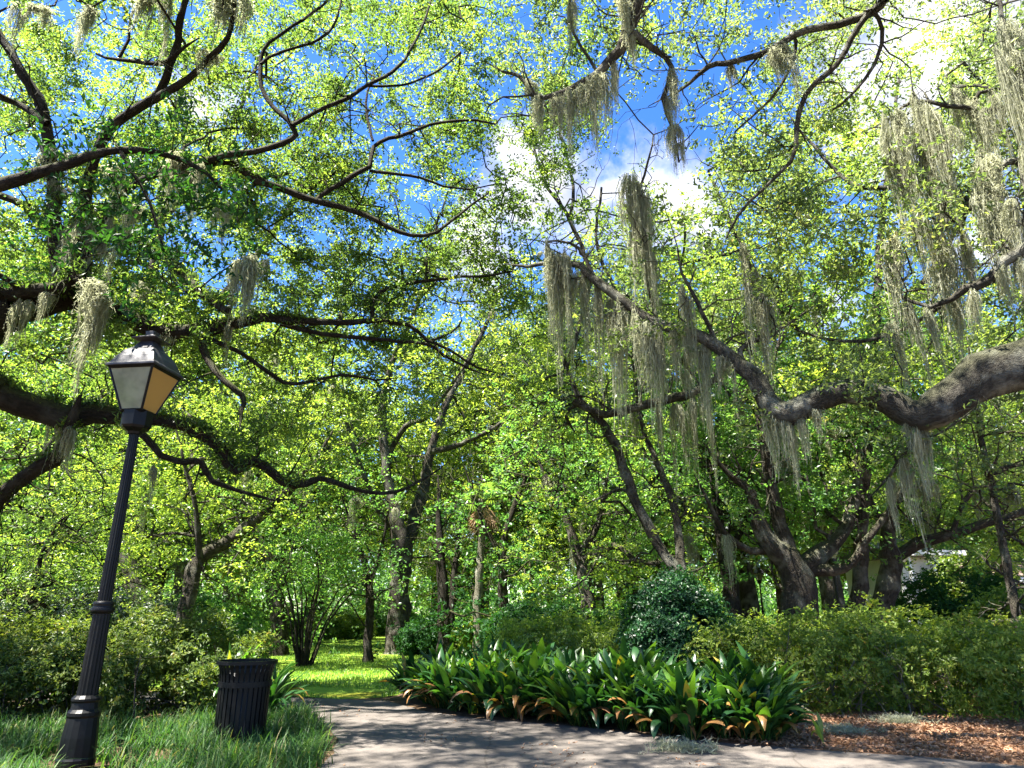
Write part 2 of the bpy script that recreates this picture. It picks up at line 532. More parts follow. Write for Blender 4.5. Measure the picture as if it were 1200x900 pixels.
class Tree:
    def __init__(s, name, base, label, cat='tree', group=None, bark=None):
        s.base = Vector(base)
        s.root = thing(name, s.base, label, cat, group)
        s.bark = bark
        s.slim = .68 if name == 'live_oak' else .92
        s.tubes = []
        s.paths = []
        s.np_, s.par, s.rad = [], [], []
        s.arr = np.zeros((60000, 3)); s.n = 0

    def _add(s, p, parent, r):
        s.arr[s.n] = p; s.par.append(parent); s.rad.append(r); s.n += 1
        return s.n - 1

    def limb_w(s, pts, rad, sides=10, rough=.07, step=.22, wob=.0):
        p, r = catmull(pts, rad, step)
        sd = rng.uniform(0, 90)
        for i in range(1, len(p)):
            q = Vector(p[i]) * 1.7
            am = min(.10, .022 + r[i] * .28)
            p[i] += np.array(mnoise.noise_vector(q + Vector((sd, 0, 0)))) * am + np.array(mnoise.noise_vector(q * 2.9 + Vector((0, sd, 0)))) * min(.045, .018 + r[i] * .16)
        if wob:
            k = rng.normal(size=p.shape) * wob
            k[0] = 0
            p = p + k
        s.tubes.append(tube_np(p, r, sides, rough))
        prev = -1
        for q, rr in zip(p, r):
            prev = s._add(q, prev, rr)
        return s

    def limb(s, px, Y0, Y1=None, sides=10, rough=.07, ground=False):
        """px: (x, y, thickness) in photograph pixels, depth running Y0 -> Y1"""
        Y1 = Y0 if Y1 is None else Y1
        n = len(px)
        pts, rad = [], []
        for i, q in enumerate(px):
            Y = Y0 + (Y1 - Y0) * i / (n - 1)
            pts.append(P(q[0], q[1], Y)); rad.append(max(.008, q[2] * .5 * s.slim * mpp(q[1], Y)))
        if px[-1][2] > 3.5 and n > 2:                # let the end run out into a twig
            dv = (pts[-1] - pts[-2])
            dv = dv.normalized() * min(1.4, max(.5, dv.length * .8))
            pts.append(pts[-1] + dv + Vector((0, 0, .12))); rad.append(max(.006, rad[-1] * .22))
        if ground:
            p0 = pts[0]
            b = Vector((s.base.x, s.base.y, -.15))
            pts = [b, Vector((b.x * .75 + p0.x * .25, b.y * .75 + p0.y * .25, p0.z * .12))] + pts
            rad = [rad[0] * 1.6, rad[0] * 1.15] + rad
        return s.limb_w(pts, rad, sides, rough, step=.3 if Y0 > 16 else .2)

    def grow(s, C, r0=.006, minr=.004, step=.3, jit=.06, expo=.42):
        """join every cluster centre to the nearest wood already there, so twigs branch out of limbs"""
        C = np.asarray(C, float)
        if len(C) == 0:
            return
        base = s.arr[:s.n]
        d0 = np.array([((base - c) ** 2).sum(1).min() for c in C])
        for ci in np.argsort(d0):
            c = C[ci]
            a = s.arr[:s.n]
            dz = a[:, 2] - c[2]
            dd = ((a - c) ** 2).sum(1) + np.maximum(dz, 0) ** 2 * .8
            k = int(dd.argmin())
            st = a[k].copy()
            dist = np.linalg.norm(c - st)
            m = max(2, min(9, int(dist / step)))
            prev = k; path = [k]
            bow = rng.normal(size=3) * dist * .10; bow[2] += dist * .07
            for j in range(1, m + 1):
                t = j / m
                q = st + (c - st) * t + bow * math.sin(math.pi * t)
                if j < m:
                    q = q + rng.normal(size=3) * min(jit, dist * .06)
                prev = s._add(q, prev, -1.0); path.append(prev)
            s.paths.append(path)
        s._gr = (r0, minr, expo)

    def finish(s, twig_sides=4):
        n = s.n
        cnt = np.zeros(n)
        for path in s.paths:
            cnt[path[-1]] += 1
        for i in range(n - 1, -1, -1):
            if s.par[i] >= 0 and s.rad[i] < 0:
                cnt[s.par[i]] += cnt[i]
        r0, minr, ex = getattr(s, '_gr', (.006, .004, .42))
        rad = np.array([s.rad[i] if s.rad[i] >= 0 else max(minr, r0 * cnt[i] ** ex) for i in range(n)])
        for i in range(n):                               # a twig is never thicker than the wood it grows from
            if s.rad[i] < 0 and s.par[i] >= 0:
                rad[i] = min(rad[i], rad[s.par[i]] * .97)
        for path in s.paths:
            p = s.arr[path].copy(); r = rad[path].copy()
            r[0] = min(r[0], r[1] * 1.25)
            s.tubes.append(tube_np(p, r, twig_sides if r.max() < .03 else 6))
        V, Fq, A = join_np(s.tubes)
        V = V - np.array(s.base)
        link('trunk', mesh_np('trunk', V, Fq, smooth=True, grain=A), s.bark, s.root)

    def spurs(s, n, L=(.5, 1.6), rmax=.018, ymin=0):
        """crooked side twigs, some dead, along the limbs"""
        ok = [i for i in range(s.n) if .012 < s.rad[i] < .15 and s.arr[i][1] > ymin]
        for i in rng.choice(ok, n):
            def walk(p0, d, ln, r, m=6):
                pts = [p0]
                for _ in range(m):
                    d = unit(d + rng.normal(size=3) * .42 + np.array([0, 0, .05]))
                    pts.append(pts[-1] + d * ln / m)
                return np.array(pts), np.linspace(r, max(.003, r * .25), m + 1)
            d = unit(rng.normal(size=3) + np.array([0, 0, .35]))
            ln = rng.uniform(*L); r = min(rmax, max(.007, s.rad[i] * .5))
            p, rr = walk(s.arr[i].copy(), d, ln, r)
            s.tubes.append(tube_np(p, rr, 5))
            for _ in range(rng.integers(2, 5)):
                k = rng.integers(1, 6)
                q, r2 = walk(p[k], unit(d + rng.normal(size=3) * .8), ln * rng.uniform(.3, .6), rr[k] * .7, 5)
                s.tubes.append(tube_np(q, r2, 4))

    def leaves(s, C, mat, per, sigma, L, Wd, name='crown', **kw):
        V, Fq, t = leaf_np(C, per, sigma, L, Wd, **kw)
        return link(name, mesh_np(name, V - np.array(s.base), Fq, t), mat, s.root)

    def near_px(s, x, y, tol=1e9):
        pr = proj(s.arr[:s.n])
        d = ((pr - np.array([x, y])) ** 2).sum(1)
        k = int(d.argmin())
        return s.arr[k], math.sqrt(d[k])


def cells(rows, x0, y0, Yf, k=1.0, cell=50, thin=-.25, nscale=.55):
    """cluster centres from a coarse map of how leafy the crown is; Yf(x, y) gives the depth range there"""
    out = []
    for j, row in enumerate(rows):
        for i, ch in enumerate(row):
            if ch in ' .0':
                continue
            n = rng.poisson(int(ch) * k)
            for _ in range(n):
                x = x0 + (i + rng.uniform(-.1, 1.1)) * cell; y = y0 + (j + rng.uniform(-.1, 1.1)) * cell
                a, b = Yf(x, y)
                p = P(x, y, rng.uniform(a, b))
                if mnoise.noise(p * nscale) > thin:
                    out.append(p)
    return np.array([tuple(p) for p in out])


# ------------------------------------------------------------------ Spanish moss drapes (a few meshes, hung many times)
def moss_mesh(seed):
    r = np.random.default_rng(seed)
    Vs, Fs, ts, b = [], [], [], 0
    nb = int(r.integers(3, 6))
    bx = np.clip(r.normal(size=nb) * .24, -.5, .5); by = r.normal(size=nb) * .2
    bl = (1 - np.abs(bx) * .7) * r.uniform(.3, .95, nb); bl[r.integers(nb)] = 1.0
    bz = -r.uniform(0, .10, nb)
    ph = r.uniform(0, 6.28, (nb, 2))
    for i in range(150):
        j = int(r.integers(nb))                       # each strand belongs to one ragged, tapering tail
        ln = bl[j] * r.uniform(.15, 1.0) ** .8
        if i < nb: ln = bl[j] * 1.05; j = i
        m = 12
        t = np.linspace(0, 1, m)
        f = t * ln / bl[j]                            # how far down the tail
        wd = np.minimum(1, .35 + 3.0 * f) * (1 - .85 * f)
        sx, sy = r.normal() * .19, r.normal() * .16
        px = bx[j] * np.minimum(1, .55 + 2 * f) + sx * wd + np.sin(f * 7 + ph[j, 0]) * .04 + np.cumsum(r.normal(size=m)) * .032
        py = by[j] * np.minimum(1, .55 + 2 * f) + sy * wd + np.sin(f * 6 + ph[j, 1]) * .04 + np.cumsum(r.normal(size=m)) * .032
        pz = bz[j] + r.uniform(-.07, .03) - t * ln
        a = r.uniform(0, math.pi)
        w = r.uniform(.011, .026) * (1 - .6 * t)
        dx, dy = math.cos(a) * w, math.sin(a) * w
        A = np.stack([px - dx, py - dy, pz], 1); B = np.stack([px + dx, py + dy, pz], 1)
        V = np.concatenate([A, B])
        k = np.arange(m - 1)
        Fq = np.stack([k, k + 1, k + 1 + m, k + m], 1)
        Vs.append(V); Fs.append(Fq + b); b += len(V)
        ts.append(np.full(m - 1, r.uniform(0, 1)))
        # curls that stand off the strand
        for _ in range(17):
            q = r.integers(0, m - 1)
            c = np.array([px[q], py[q], pz[q]])
            d1 = np.array([r.normal() * .08, r.normal() * .08, -r.uniform(-.015, .05)])
            e = np.array([-d1[1], d1[0], 0]); e = e / (np.linalg.norm(e) + 1e-6) * .011
            Vs.append(np.array([c - e, c + e, c + d1 + e * .3, c + d1 - e * .3])); Fs.append(np.array([[0, 1, 2, 3]]) + b); b += 4
            ts.append(np.array([r.uniform(0, 1)]))
    return mesh_np('spanish_moss', np.concatenate(Vs), np.concatenate(Fs), np.concatenate(ts))


MOSSM = [moss_mesh(100 + i) for i in range(9)]
for me in MOSSM:
    me.materials.append(MOSS)


def hang_moss(tree, spots, Yfix=None, snap=45):
    """spots: (x, y, length px, width px); a drape hangs from the wood nearest to that point"""
    anchors = []
    for (x, y, ln, w) in spots:
        q, d = tree.near_px(x, y)
        Y = q[1] if Yfix is None else Yfix
        p = np.array(P(x, y, Y)) if d > 4 else q
        anchors.append((p, ln * mpp(y, Y), w * mpp(y, Y)))
    tree.grow([a[0] for a in anchors], step=.25, jit=.03)
    for p, L, w in anchors:
        o = link('spanish_moss', MOSSM[rng.integers(len(MOSSM))], None, tree.root)
        o.location = Vector(p) - tree.base
        f_ = rng.uniform(.8, 1.5); o.scale = (w * f_, w * f_, L * rng.uniform(.95, 1.4))
        o.rotation_euler = (0, 0, rng.uniform(0, 6.28))


def drape_limb(tree, n, y_max=1e9, L=(.3, .9), w=(.15, .3), z0=0):
    """n more drapes along the wood of a tree"""
    k = rng.integers(0, tree.n, n)
    for i in k:
        p = tree.arr[i]
        if p[2] < z0:
            continue
        o = link('spanish_moss', MOSSM[rng.integers(len(MOSSM))], None, tree.root)
        o.location = Vector(p) - tree.base
        ww = rng.uniform(*w)
        o.scale = (ww, ww, rng.uniform(*L)); o.rotation_euler = (0, 0, rng.uniform(0, 6.28))


# ------------------------------------------------------------------ ground, lawn, path, bed
def sheet(name, outline, z, mat):
    me = bpy.data.meshes.new(name)
    me.from_pydata([(p[0], p[1], z) for p in outline], [], [tuple(range(len(outline)))])
    me.update()
    if me.polygons[0].normal.z < 0:
        me.flip_normals()
    o = link(name, me, mat)
    return tag(o, kind='structure')


M_SOIL = ground_mat('leafy_soil', [(.3, (.03, .02, .012)), (.5, (.085, .055, .032)), (.68, (.17, .11, .065))], 9, fine=40)
M_LAWN = ground_mat('lawn_turf', [(.3, (.10, .17, .018)), (.55, (.17, .27, .028)), (.72, (.25, .34, .045))], 3, bump=.8,
                    stops2=[(.34, (.95, .62, .5)), (.46, (1, 1, 1)), (.7, (1.05, 1.05, .9))], scale2=.5, fine=60)
M_PATH = ground_mat('worn_concrete', [(.25, (.072, .062, .054)), (.5, (.103, .090, .079)), (.75, (.128, .112, .099))], 2.2, bump=.25, dist=.02,
                    stops2=[(.3, (.8, .8, .8)), (.55, (1, 1, 1)), (.75, (1.08, 1.05, 1.02))], scale2=.55, fine=130)
M_BED = ground_mat('pine_straw_mulch', [(.3, (.07, .035, .018)), (.5, (.22, .12, .065)), (.7, (.40, .25, .15))], 7, bump=1, dist=.08, fine=45)

sheet('ground', [(-700, -300), (700, -300), (700, 900), (-700, 900)], -.012, M_SOIL)
far_edge = [(-14, 16.0), (-9, 15.4), (-4.3, 13.9)] + [G(*q)[:2] for q in
            ((395, 819), (452, 821), (500, 834), (560, 842), (640, 848), (720, 856), (800, 866), (880, 873), (960, 879), (1040, 884), (1120, 890), (1195, 897))]
near_left = [G(*q)[:2] for q in ((350, 925), (372, 900), (392, 882), (396, 868), (385, 853), (365, 842), (335, 836))]
path_poly = [tuple(p) for p in far_edge] + [(9, 7.2), (14, 5.8), (14, -30), (-2.2, -30)] + [tuple(p) for p in near_left] + [(-6, 12.9), (-9, 13.6), (-14, 14.2)]


def wiggle(poly, amp=.05, step=.25):
    out = []
    n = len(poly)
    for i in range(n):
        a = np.array(poly[i][:2], float); b = np.array(poly[(i + 1) % n][:2], float)
        L = np.linalg.norm(b - a)
        k = 1 if L > 12 else max(1, int(L / step))
        for j in range(k):
            q = a + (b - a) * j / k
            e = Vector((q[0] * 2.1, q[1] * 2.1, 0))
            out.append((q[0] + mnoise.noise(e) * amp, q[1] + mnoise.noise(e + Vector((7, 3, 1))) * amp))
    return out


PATH = wiggle(path_poly)
t = M_PATH.node_tree
vb = t.nodes.new('ShaderNodeTexVoronoi'); vb.feature = 'DISTANCE_TO_EDGE'; vb.inputs['Scale'].default_value = .33
tcp = t.nodes.new('ShaderNodeTexCoord'); nzp = t.nodes.new('ShaderNodeTexNoise'); nzp.inputs['Scale'].default_value = 1.3; nzp.inputs['Detail'].default_value = 7
t.links.new(tcp.outputs['Object'], nzp.inputs['Vector'])
mxp = t.nodes.new('ShaderNodeMixRGB'); mxp.inputs[0].default_value = .22
t.links.new(tcp.outputs['Object'], mxp.inputs[1]); t.links.new(nzp.outputs['Color'], mxp.inputs[2]); t.links.new(mxp.outputs[0], vb.inputs['Vector'])
crk = ramp(t, vb.outputs[0], [(.0, (.62, .6, .57)), (.0035, (1, 1, 1))])
bsd = [n_ for n_ in t.nodes if n_.type == 'BSDF_PRINCIPLED'][0]
src = bsd.inputs['Base Color'].links[0].from_socket
mul = t.nodes.new('ShaderNodeMixRGB'); mul.blend_type = 'MULTIPLY'; mul.inputs[0].default_value = 1
t.links.new(src, mul.inputs[1]); t.links.new(crk.outputs[0], mul.inputs[2]); t.links.new(mul.outputs[0], bsd.inputs['Base Color'])
sheet('path', PATH, 0.0, M_PATH)
sheet('lawn', wiggle([(-16, 16.4), (-9, 15.6), (-4.2, 14.1), tuple(G(395, 819)[:2]), tuple(G(450, 817)[:2]), (-1.8, 15.5), (2, 19), (12, 24), (16, 70), (-40, 70), (-34, 20)], .12, .4), -.004, M_LAWN)
sheet('mulch_bed', wiggle([tuple(G(830, 872)[:2])] + [tuple(G(*q)[:2]) for q in ((880, 875), (960, 881), (1040, 886), (1120, 892), (1195, 899))] + [(9, 7.1), (16, 6), (18, 16), (3, 16)], .08, .25), -.006, M_BED)


def inside(p, poly):
    x, y = p[..., 0], p[..., 1]
    c = np.zeros(x.shape, bool)
    n = len(poly)
    for i in range(n):
        x1, y1 = poly[i]; x2, y2 = poly[(i + 1) % n]
        with np.errstate(divide='ignore', invalid='ignore'):
            c ^= ((y1 > y) != (y2 > y)) & (x < (x2 - x1) * (y - y1) / (y2 - y1 + 1e-12) + x1)
    return c


# dead leaves on the bed and a few on the path
def litter(name, n, gen, L, z, kind='stuff'):
    pts = gen(n)
    V, Fq, t = leaf_np(np.c_[pts, np.full(len(pts), z)], 1.0, .0, L, L * .42, up=1.6)
    return tag(link(name, mesh_np(name, V, Fq, t), LITTER), kind=kind)


def gen_bed(n):
    x = rng.uniform(2.4, 9.5, n * 2); y = rng.uniform(7.0, 12.5, n * 2)
    p = np.c_[x, y]
    return p[~inside(p, PATH)][:n]


litter('leaf_litter', 16000, gen_bed, .075, .02)


def gen_path(n):
    x = rng.uniform(-4, 7, n * 3); y = rng.uniform(6.5, 15, n * 3)
    p = np.c_[x, y]
    k = inside(p, PATH)
    edge = np.array([mnoise.noise(Vector((a * .9, b * .9, 3))) for a, b in p]) > .12
    return p[k & edge][:n]


litter('fallen_leaves', 800, gen_path, .05, .008)
o = SC.objects['leaf_litter']; o['label'] = 'brown dead leaves and pine straw covering the mulch bed at the right'; o['category'] = 'leaf litter'
o = SC.objects['fallen_leaves']; o['label'] = 'scattered small dry leaves lying on the pale path'; o['category'] = 'leaf litter'


# ------------------------------------------------------------------ grass
def blades(pts, L, w, lean, seg=3):
    n = len(pts)
    az = rng.uniform(0, 6.283, n)
    l = L * rng.uniform(.55, 1.25, n)
    ln = lean * rng.uniform(.3, 1.4, n)
    rings = []
    for k in range(seg + 1):
        t = k / seg
        h = l * (t - .38 * ln * t * t)
        off = l * ln * .62 * t * t
        c = np.stack([pts[:, 0] + np.cos(az) * off, pts[:, 1] + np.sin(az) * off, pts[:, 2] + h], 1)
        ww = w * (1 - .9 * t) * .5
        sd = np.stack([-np.sin(az) * ww, np.cos(az) * ww, np.zeros(n)], 1)
        rings += [c - sd, c + sd]
    V = np.stack(rings, 1).reshape(-1, 3)
    m = 2 * (seg + 1)
    q = np.concatenate([np.array([[2 * k, 2 * k + 1, 2 * k + 3, 2 * k + 2]]) for k in range(seg)])
    Fq = (np.arange(n)[:, None, None] * m + q[None]).reshape(-1, 4)
    tone = np.repeat(rng.uniform(0, 1, n), seg)
    return V, Fq, tone


n = 60000
gy = 13.3 + 25 * rng.uniform(0, 1, n) ** 1.4
gx = rng.uniform(-.62, .03, n) * gy
gp = np.c_[gx, gy]
lawn_poly = [(-16, 16.4), (-9, 15.6), (-4.2, 14.1), tuple(G(395, 819)[:2]), tuple(G(450, 817)[:2]), (-1.8, 15.5), (2, 19), (12, 24), (16, 70), (-40, 70), (-34, 20)]
gp = gp[inside(gp, lawn_poly)]
gp = gp[np.array([mnoise.noise(Vector((a * .5, b * .5, 0))) for a, b in gp]) > -.2]
V, Fq, t = blades(np.c_[gp, np.zeros(len(gp))], .09, .022, .7, 2)
tag(link('grass', mesh_np('grass', V, Fq, t), LAWNB), 'short sunlit grass blades covering the lawn beyond the path', 'grass', kind='stuff')

# strappy border grass at the lower left
border = [tuple(G(*q)[:2]) for q in ((340, 945), (360, 905), (384, 884), (390, 868), (375, 852), (345, 840), (318, 838))] + [(-4.7, 10.4), (-9, 9.2), (-9, 5)]
q = np.c_[rng.uniform(-9, -2, 30000), rng.uniform(5, 13, 30000)]
q = q[inside(q, border)]
lx = P(86, 905, 7.75).x
q = q[~((np.hypot(q[:, 0] - lx, q[:, 1] - 7.75) < .36) | ((q[:, 1] < 7.8) & (np.abs(q[:, 0] - lx * q[:, 1] / 7.75) < .32)))]   # worn bare round the post
tc_ = q[rng.integers(0, len(q), 760)]
bp = np.repeat(tc_, 28, 0) + rng.normal(size=(760 * 28, 2)) * .07
V, Fq, t = blades(np.c_[bp, np.zeros(len(bp))], .33, .017, 1.3, 4)
tag(link('border_grass', mesh_np('border_grass', V, Fq, t), GRASSB), 'strappy dark green border grass round the lamp post and the bin', 'border grass', kind='stuff')


# ------------------------------------------------------------------ lamp post
def lamp(far):
    b = P(86, 905, 7.75); b.z = 0
    root = thing('street_lamp', b, 'black iron lamp post with a four-sided glass lantern on top', 'street lamp')
    m = MB()
    m.lathe([(.18, -.05), (.18, .10), (.17, .12), (.165, .30), (.15, .48), (.158, .50), (.158, .53), (.132, .56), (.126, .62), (.14, .64), (.14, .66), (.112, .69)], 16)
    m.build('base', BLACK, root, smooth=False)
    m = MB()
    m.lathe([(.100, .69), (.086, 1.50)], 32, flute=.09)
    m.lathe([(.070, 1.58), (.052, 3.47)], 32, flute=.10)
    m.build('pole', BLACK, root)
    m = MB()
    m.lathe([(.098, 1.49), (.115, 1.51), (.115, 1.545), (.095, 1.56), (.104, 1.575), (.104, 1.60), (.08, 1.62)], 24)
    m.build('collar', BLACK, root, smooth=True)
    z0 = 3.47
    rz = R(-7)
    hd = bpy.data.objects.new('lantern', None); COL.objects.link(hd); hd.parent = root; hd.location = (0, 0, z0); hd.rotation_euler = (0, 0, rz); hd.scale = (1.02, 1.02, .92)
    m = MB()
    m.lathe([(.075, 0), (.085, .03), (.15, .07), (.165, .10), (.165, .29)], 8, rz=R(22.5))
    m.build('socket', BLACK, hd)
    h0, h1, a0, a1 = .29, .83, .125, .265
    c0 = [(-a0, -a0, h0), (a0, -a0, h0), (a0, a0, h0), (-a0, a0, h0)]
    c1 = [(-a1, -a1, h1), (a1, -a1, h1), (a1, a1, h1), (-a1, a1, h1)]
    m = MB()
    for i in range(4):
        m.bar(c0[i], c1[i], .026)
        m.bar(c0[i], c0[(i + 1) % 4], .034)
        m.bar(c1[i], c1[(i + 1) % 4], .040)
    m.build('frame', BLACK, hd)
    pm, t = new_mat('frosted_lamp_pane')
    bb = t.nodes.new('ShaderNodeBsdfPrincipled'); bb.inputs['Base Color'].default_value = (.52, .55, .42, 1); bb.inputs['Roughness'].default_value = .12
    tcn = t.nodes.new('ShaderNodeTexCoord'); nz = t.nodes.new('ShaderNodeTexNoise'); nz.inputs['Scale'].default_value = 7; nz.inputs['Detail'].default_value = 6
    t.links.new(tcn.outputs['Object'], nz.inputs['Vector'])
    rr_ = ramp(t, nz.outputs[0], [(.35, (.30, .32, .25)), (.6, (.55, .58, .45))]); t.links.new(rr_.outputs[0], bb.inputs['Base Color'])
    tl = t.nodes.new('ShaderNodeBsdfTranslucent'); tl.inputs[0].default_value = (.5, .55, .4, 1)
    tp = t.nodes.new('ShaderNodeBsdfTransparent'); tp.inputs[0].default_value = (.8, .85, .75, 1)
    m1 = t.nodes.new('ShaderNodeMixShader'); m1.inputs[0].default_value = .45; t.links.new(bb.outputs[0], m1.inputs[1]); t.links.new(tl.outputs[0], m1.inputs[2])
    m2 = t.nodes.new('ShaderNodeMixShader'); m2.inputs[0].default_value = .48; t.links.new(m1.outputs[0], m2.inputs[1]); t.links.new(tp.outputs[0], m2.inputs[2])
    oo = t.nodes.new('ShaderNodeOutputMaterial'); t.links.new(m2.outputs[0], oo.inputs[0])
    am, t = new_mat('amber_lamp_pane')
    bb = t.nodes.new('ShaderNodeBsdfPrincipled'); bb.inputs['Base Color'].default_value = (.66, .42, .13, 1); bb.inputs['Roughness'].default_value = .3
    tl = t.nodes.new('ShaderNodeBsdfTranslucent'); tl.inputs[0].default_value = (.85, .58, .2, 1)
    m1 = t.nodes.new('ShaderNodeMixShader'); m1.inputs[0].default_value = .5; t.links.new(bb.outputs[0], m1.inputs[1]); t.links.new(tl.outputs[0], m1.inputs[2])
    oo = t.nodes.new('ShaderNodeOutputMaterial'); t.links.new(m1.outputs[0], oo.inputs[0])
    for i in range(4):
        j = (i + 1) % 4
        q = [Vector(c0[i]), Vector(c0[j]), Vector(c1[j]), Vector(c1[i])]
        ctr = sum(q, Vector()) / 4
        nrm = (q[1] - q[0]).cross(q[3] - q[0]).normalized()
        q = [ctr + (v - ctr) * .965 for v in q]
        m = MB()
        m.add([v - nrm * .004 for v in q] + [v + nrm * .004 for v in q], [(3, 2, 1, 0), (4, 5, 6, 7), (0, 1, 5, 4), (1, 2, 6, 5), (2, 3, 7, 6), (3, 0, 4, 7)])
        pn = m.build('pane', am if i in (1,) else pm, hd)
        if i == 1:
            pn['label'] = 'amber pane of the lantern'
    # light fitting inside
    m = MB(); m.lathe([(.02, .29), (.02, .52), (.05, .54), (.055, .62), (.03, .70), (.01, .71)], 12)
    m.build('bulb', plain_mat('milky_bulb', (.6, .6, .55), .3), hd, smooth=True)
    m = MB()
    e = .30

    def sq(a, z):
        return [(-a, -a, z), (a, -a, z), (a, a, z), (-a, a, z)]
    lv = [sq(.30, .835), sq(.30, .865), sq(.268, .90), sq(.235, .99), sq(.185, 1.09), sq(.125, 1.15), sq(.085, 1.24)]
    vs = sum(lv, []); fs = [(3, 2, 1, 0), tuple(range(24, 28))]
    for k in range(6):
        for i in range(4):
            j = (i + 1) % 4
            fs.append((k * 4 + i, k * 4 + j, k * 4 + 4 + j, k * 4 + 4 + i))
    m.add(vs, fs)
    rf = m.build('roof', ROOFM, hd, bevel=.006)
    m = MB()
    lv = [sq(.075, 1.242), sq(.15, 1.27), sq(.155, 1.285), sq(.07, 1.335), sq(.05, 1.35), sq(.055, 1.40), sq(.03, 1.41)]
    vs = sum(lv, []); fs = [(3, 2, 1, 0), tuple(range(24, 28))]
    for k in range(6):
        for i in range(4):
            j = (i + 1) % 4
            fs.append((k * 4 + i, k * 4 + j, k * 4 + 4 + j, k * 4 + 4 + i))
    m.add(vs, fs)
    m.build('vent_cap', ROOFM, hd, bevel=.004)
    for (x, Y, lab) in far:
        r = dup(root, (P(x, 718, Y).x, Y, 0), .4, 1.0, lab)


lamp([(984, 31, 'distant black lamp post seen between the two dark oak trunks at the right'), (894, 52, 'farthest black lamp post, tiny beside the gnarled oak trunk')])


# ------------------------------------------------------------------ litter bin
def litter_bin():
    b = G(279, 874)
    root = thing('litter_bin', b, 'black slatted metal litter bin standing in the border grass by the hedge', 'litter bin')
    H, r0, r1 = .94, .285, .295
    m = MB()
    n = 32
    for i in range(n):
        a = 2 * math.pi * i / n
        prof = [(r0, .06), (r0 + .005, .45), (r1, .74), (r1 + .006, .80), (r1 + .020, .87), (r1 + .040, .92)]
        w = .042
        ca, sa = math.cos(a), math.sin(a)
        vs, fs = [], []
        for (r, z) in prof:
            for (dr, dt) in ((-.005, -w / 2), (-.005, w / 2), (.005, w / 2), (.005, -w / 2)):
                vs.append(((r + dr) * ca - dt * sa, (r + dr) * sa + dt * ca, z))
        for k in range(len(prof) - 1):
            for q in range(4):
                p2 = (q + 1) % 4
                fs.append((k * 4 + q, k * 4 + p2, k * 4 + 4 + p2, k * 4 + 4 + q))
        fs += [(3, 2, 1, 0), tuple(len(prof) * 4 - 4 + q for q in range(4))]
        m.add(vs, fs)
    m.build('slatted_body', BLACK, root)

    def ring(name, r, z0, z1, th=.012):
        m = MB()
        m.lathe([(r - th, z0), (r + th, z0), (r + th, z1), (r - th, z1), (r - th, z0)], 40, caps=False)
        return m.build(name, BLACK, root, smooth=False)
    ring('hoop_band', r1 + .012, .655, .715, .006)
    ring('rim', r1 + .046, .905, .945, .014)
    ring('base_ring', r0 + .002, .03, .07, .014)
    m = MB()
    m.lathe([(.26, .04), (.278, .82), (.268, .82), (.25, .06)], 32, caps=False)
    m.lathe([(.26, .02), (.26, .045)], 32)
    m.build('liner', plain_mat('black_plastic', (.01, .01, .01), .6), root, smooth=True)


litter_bin()
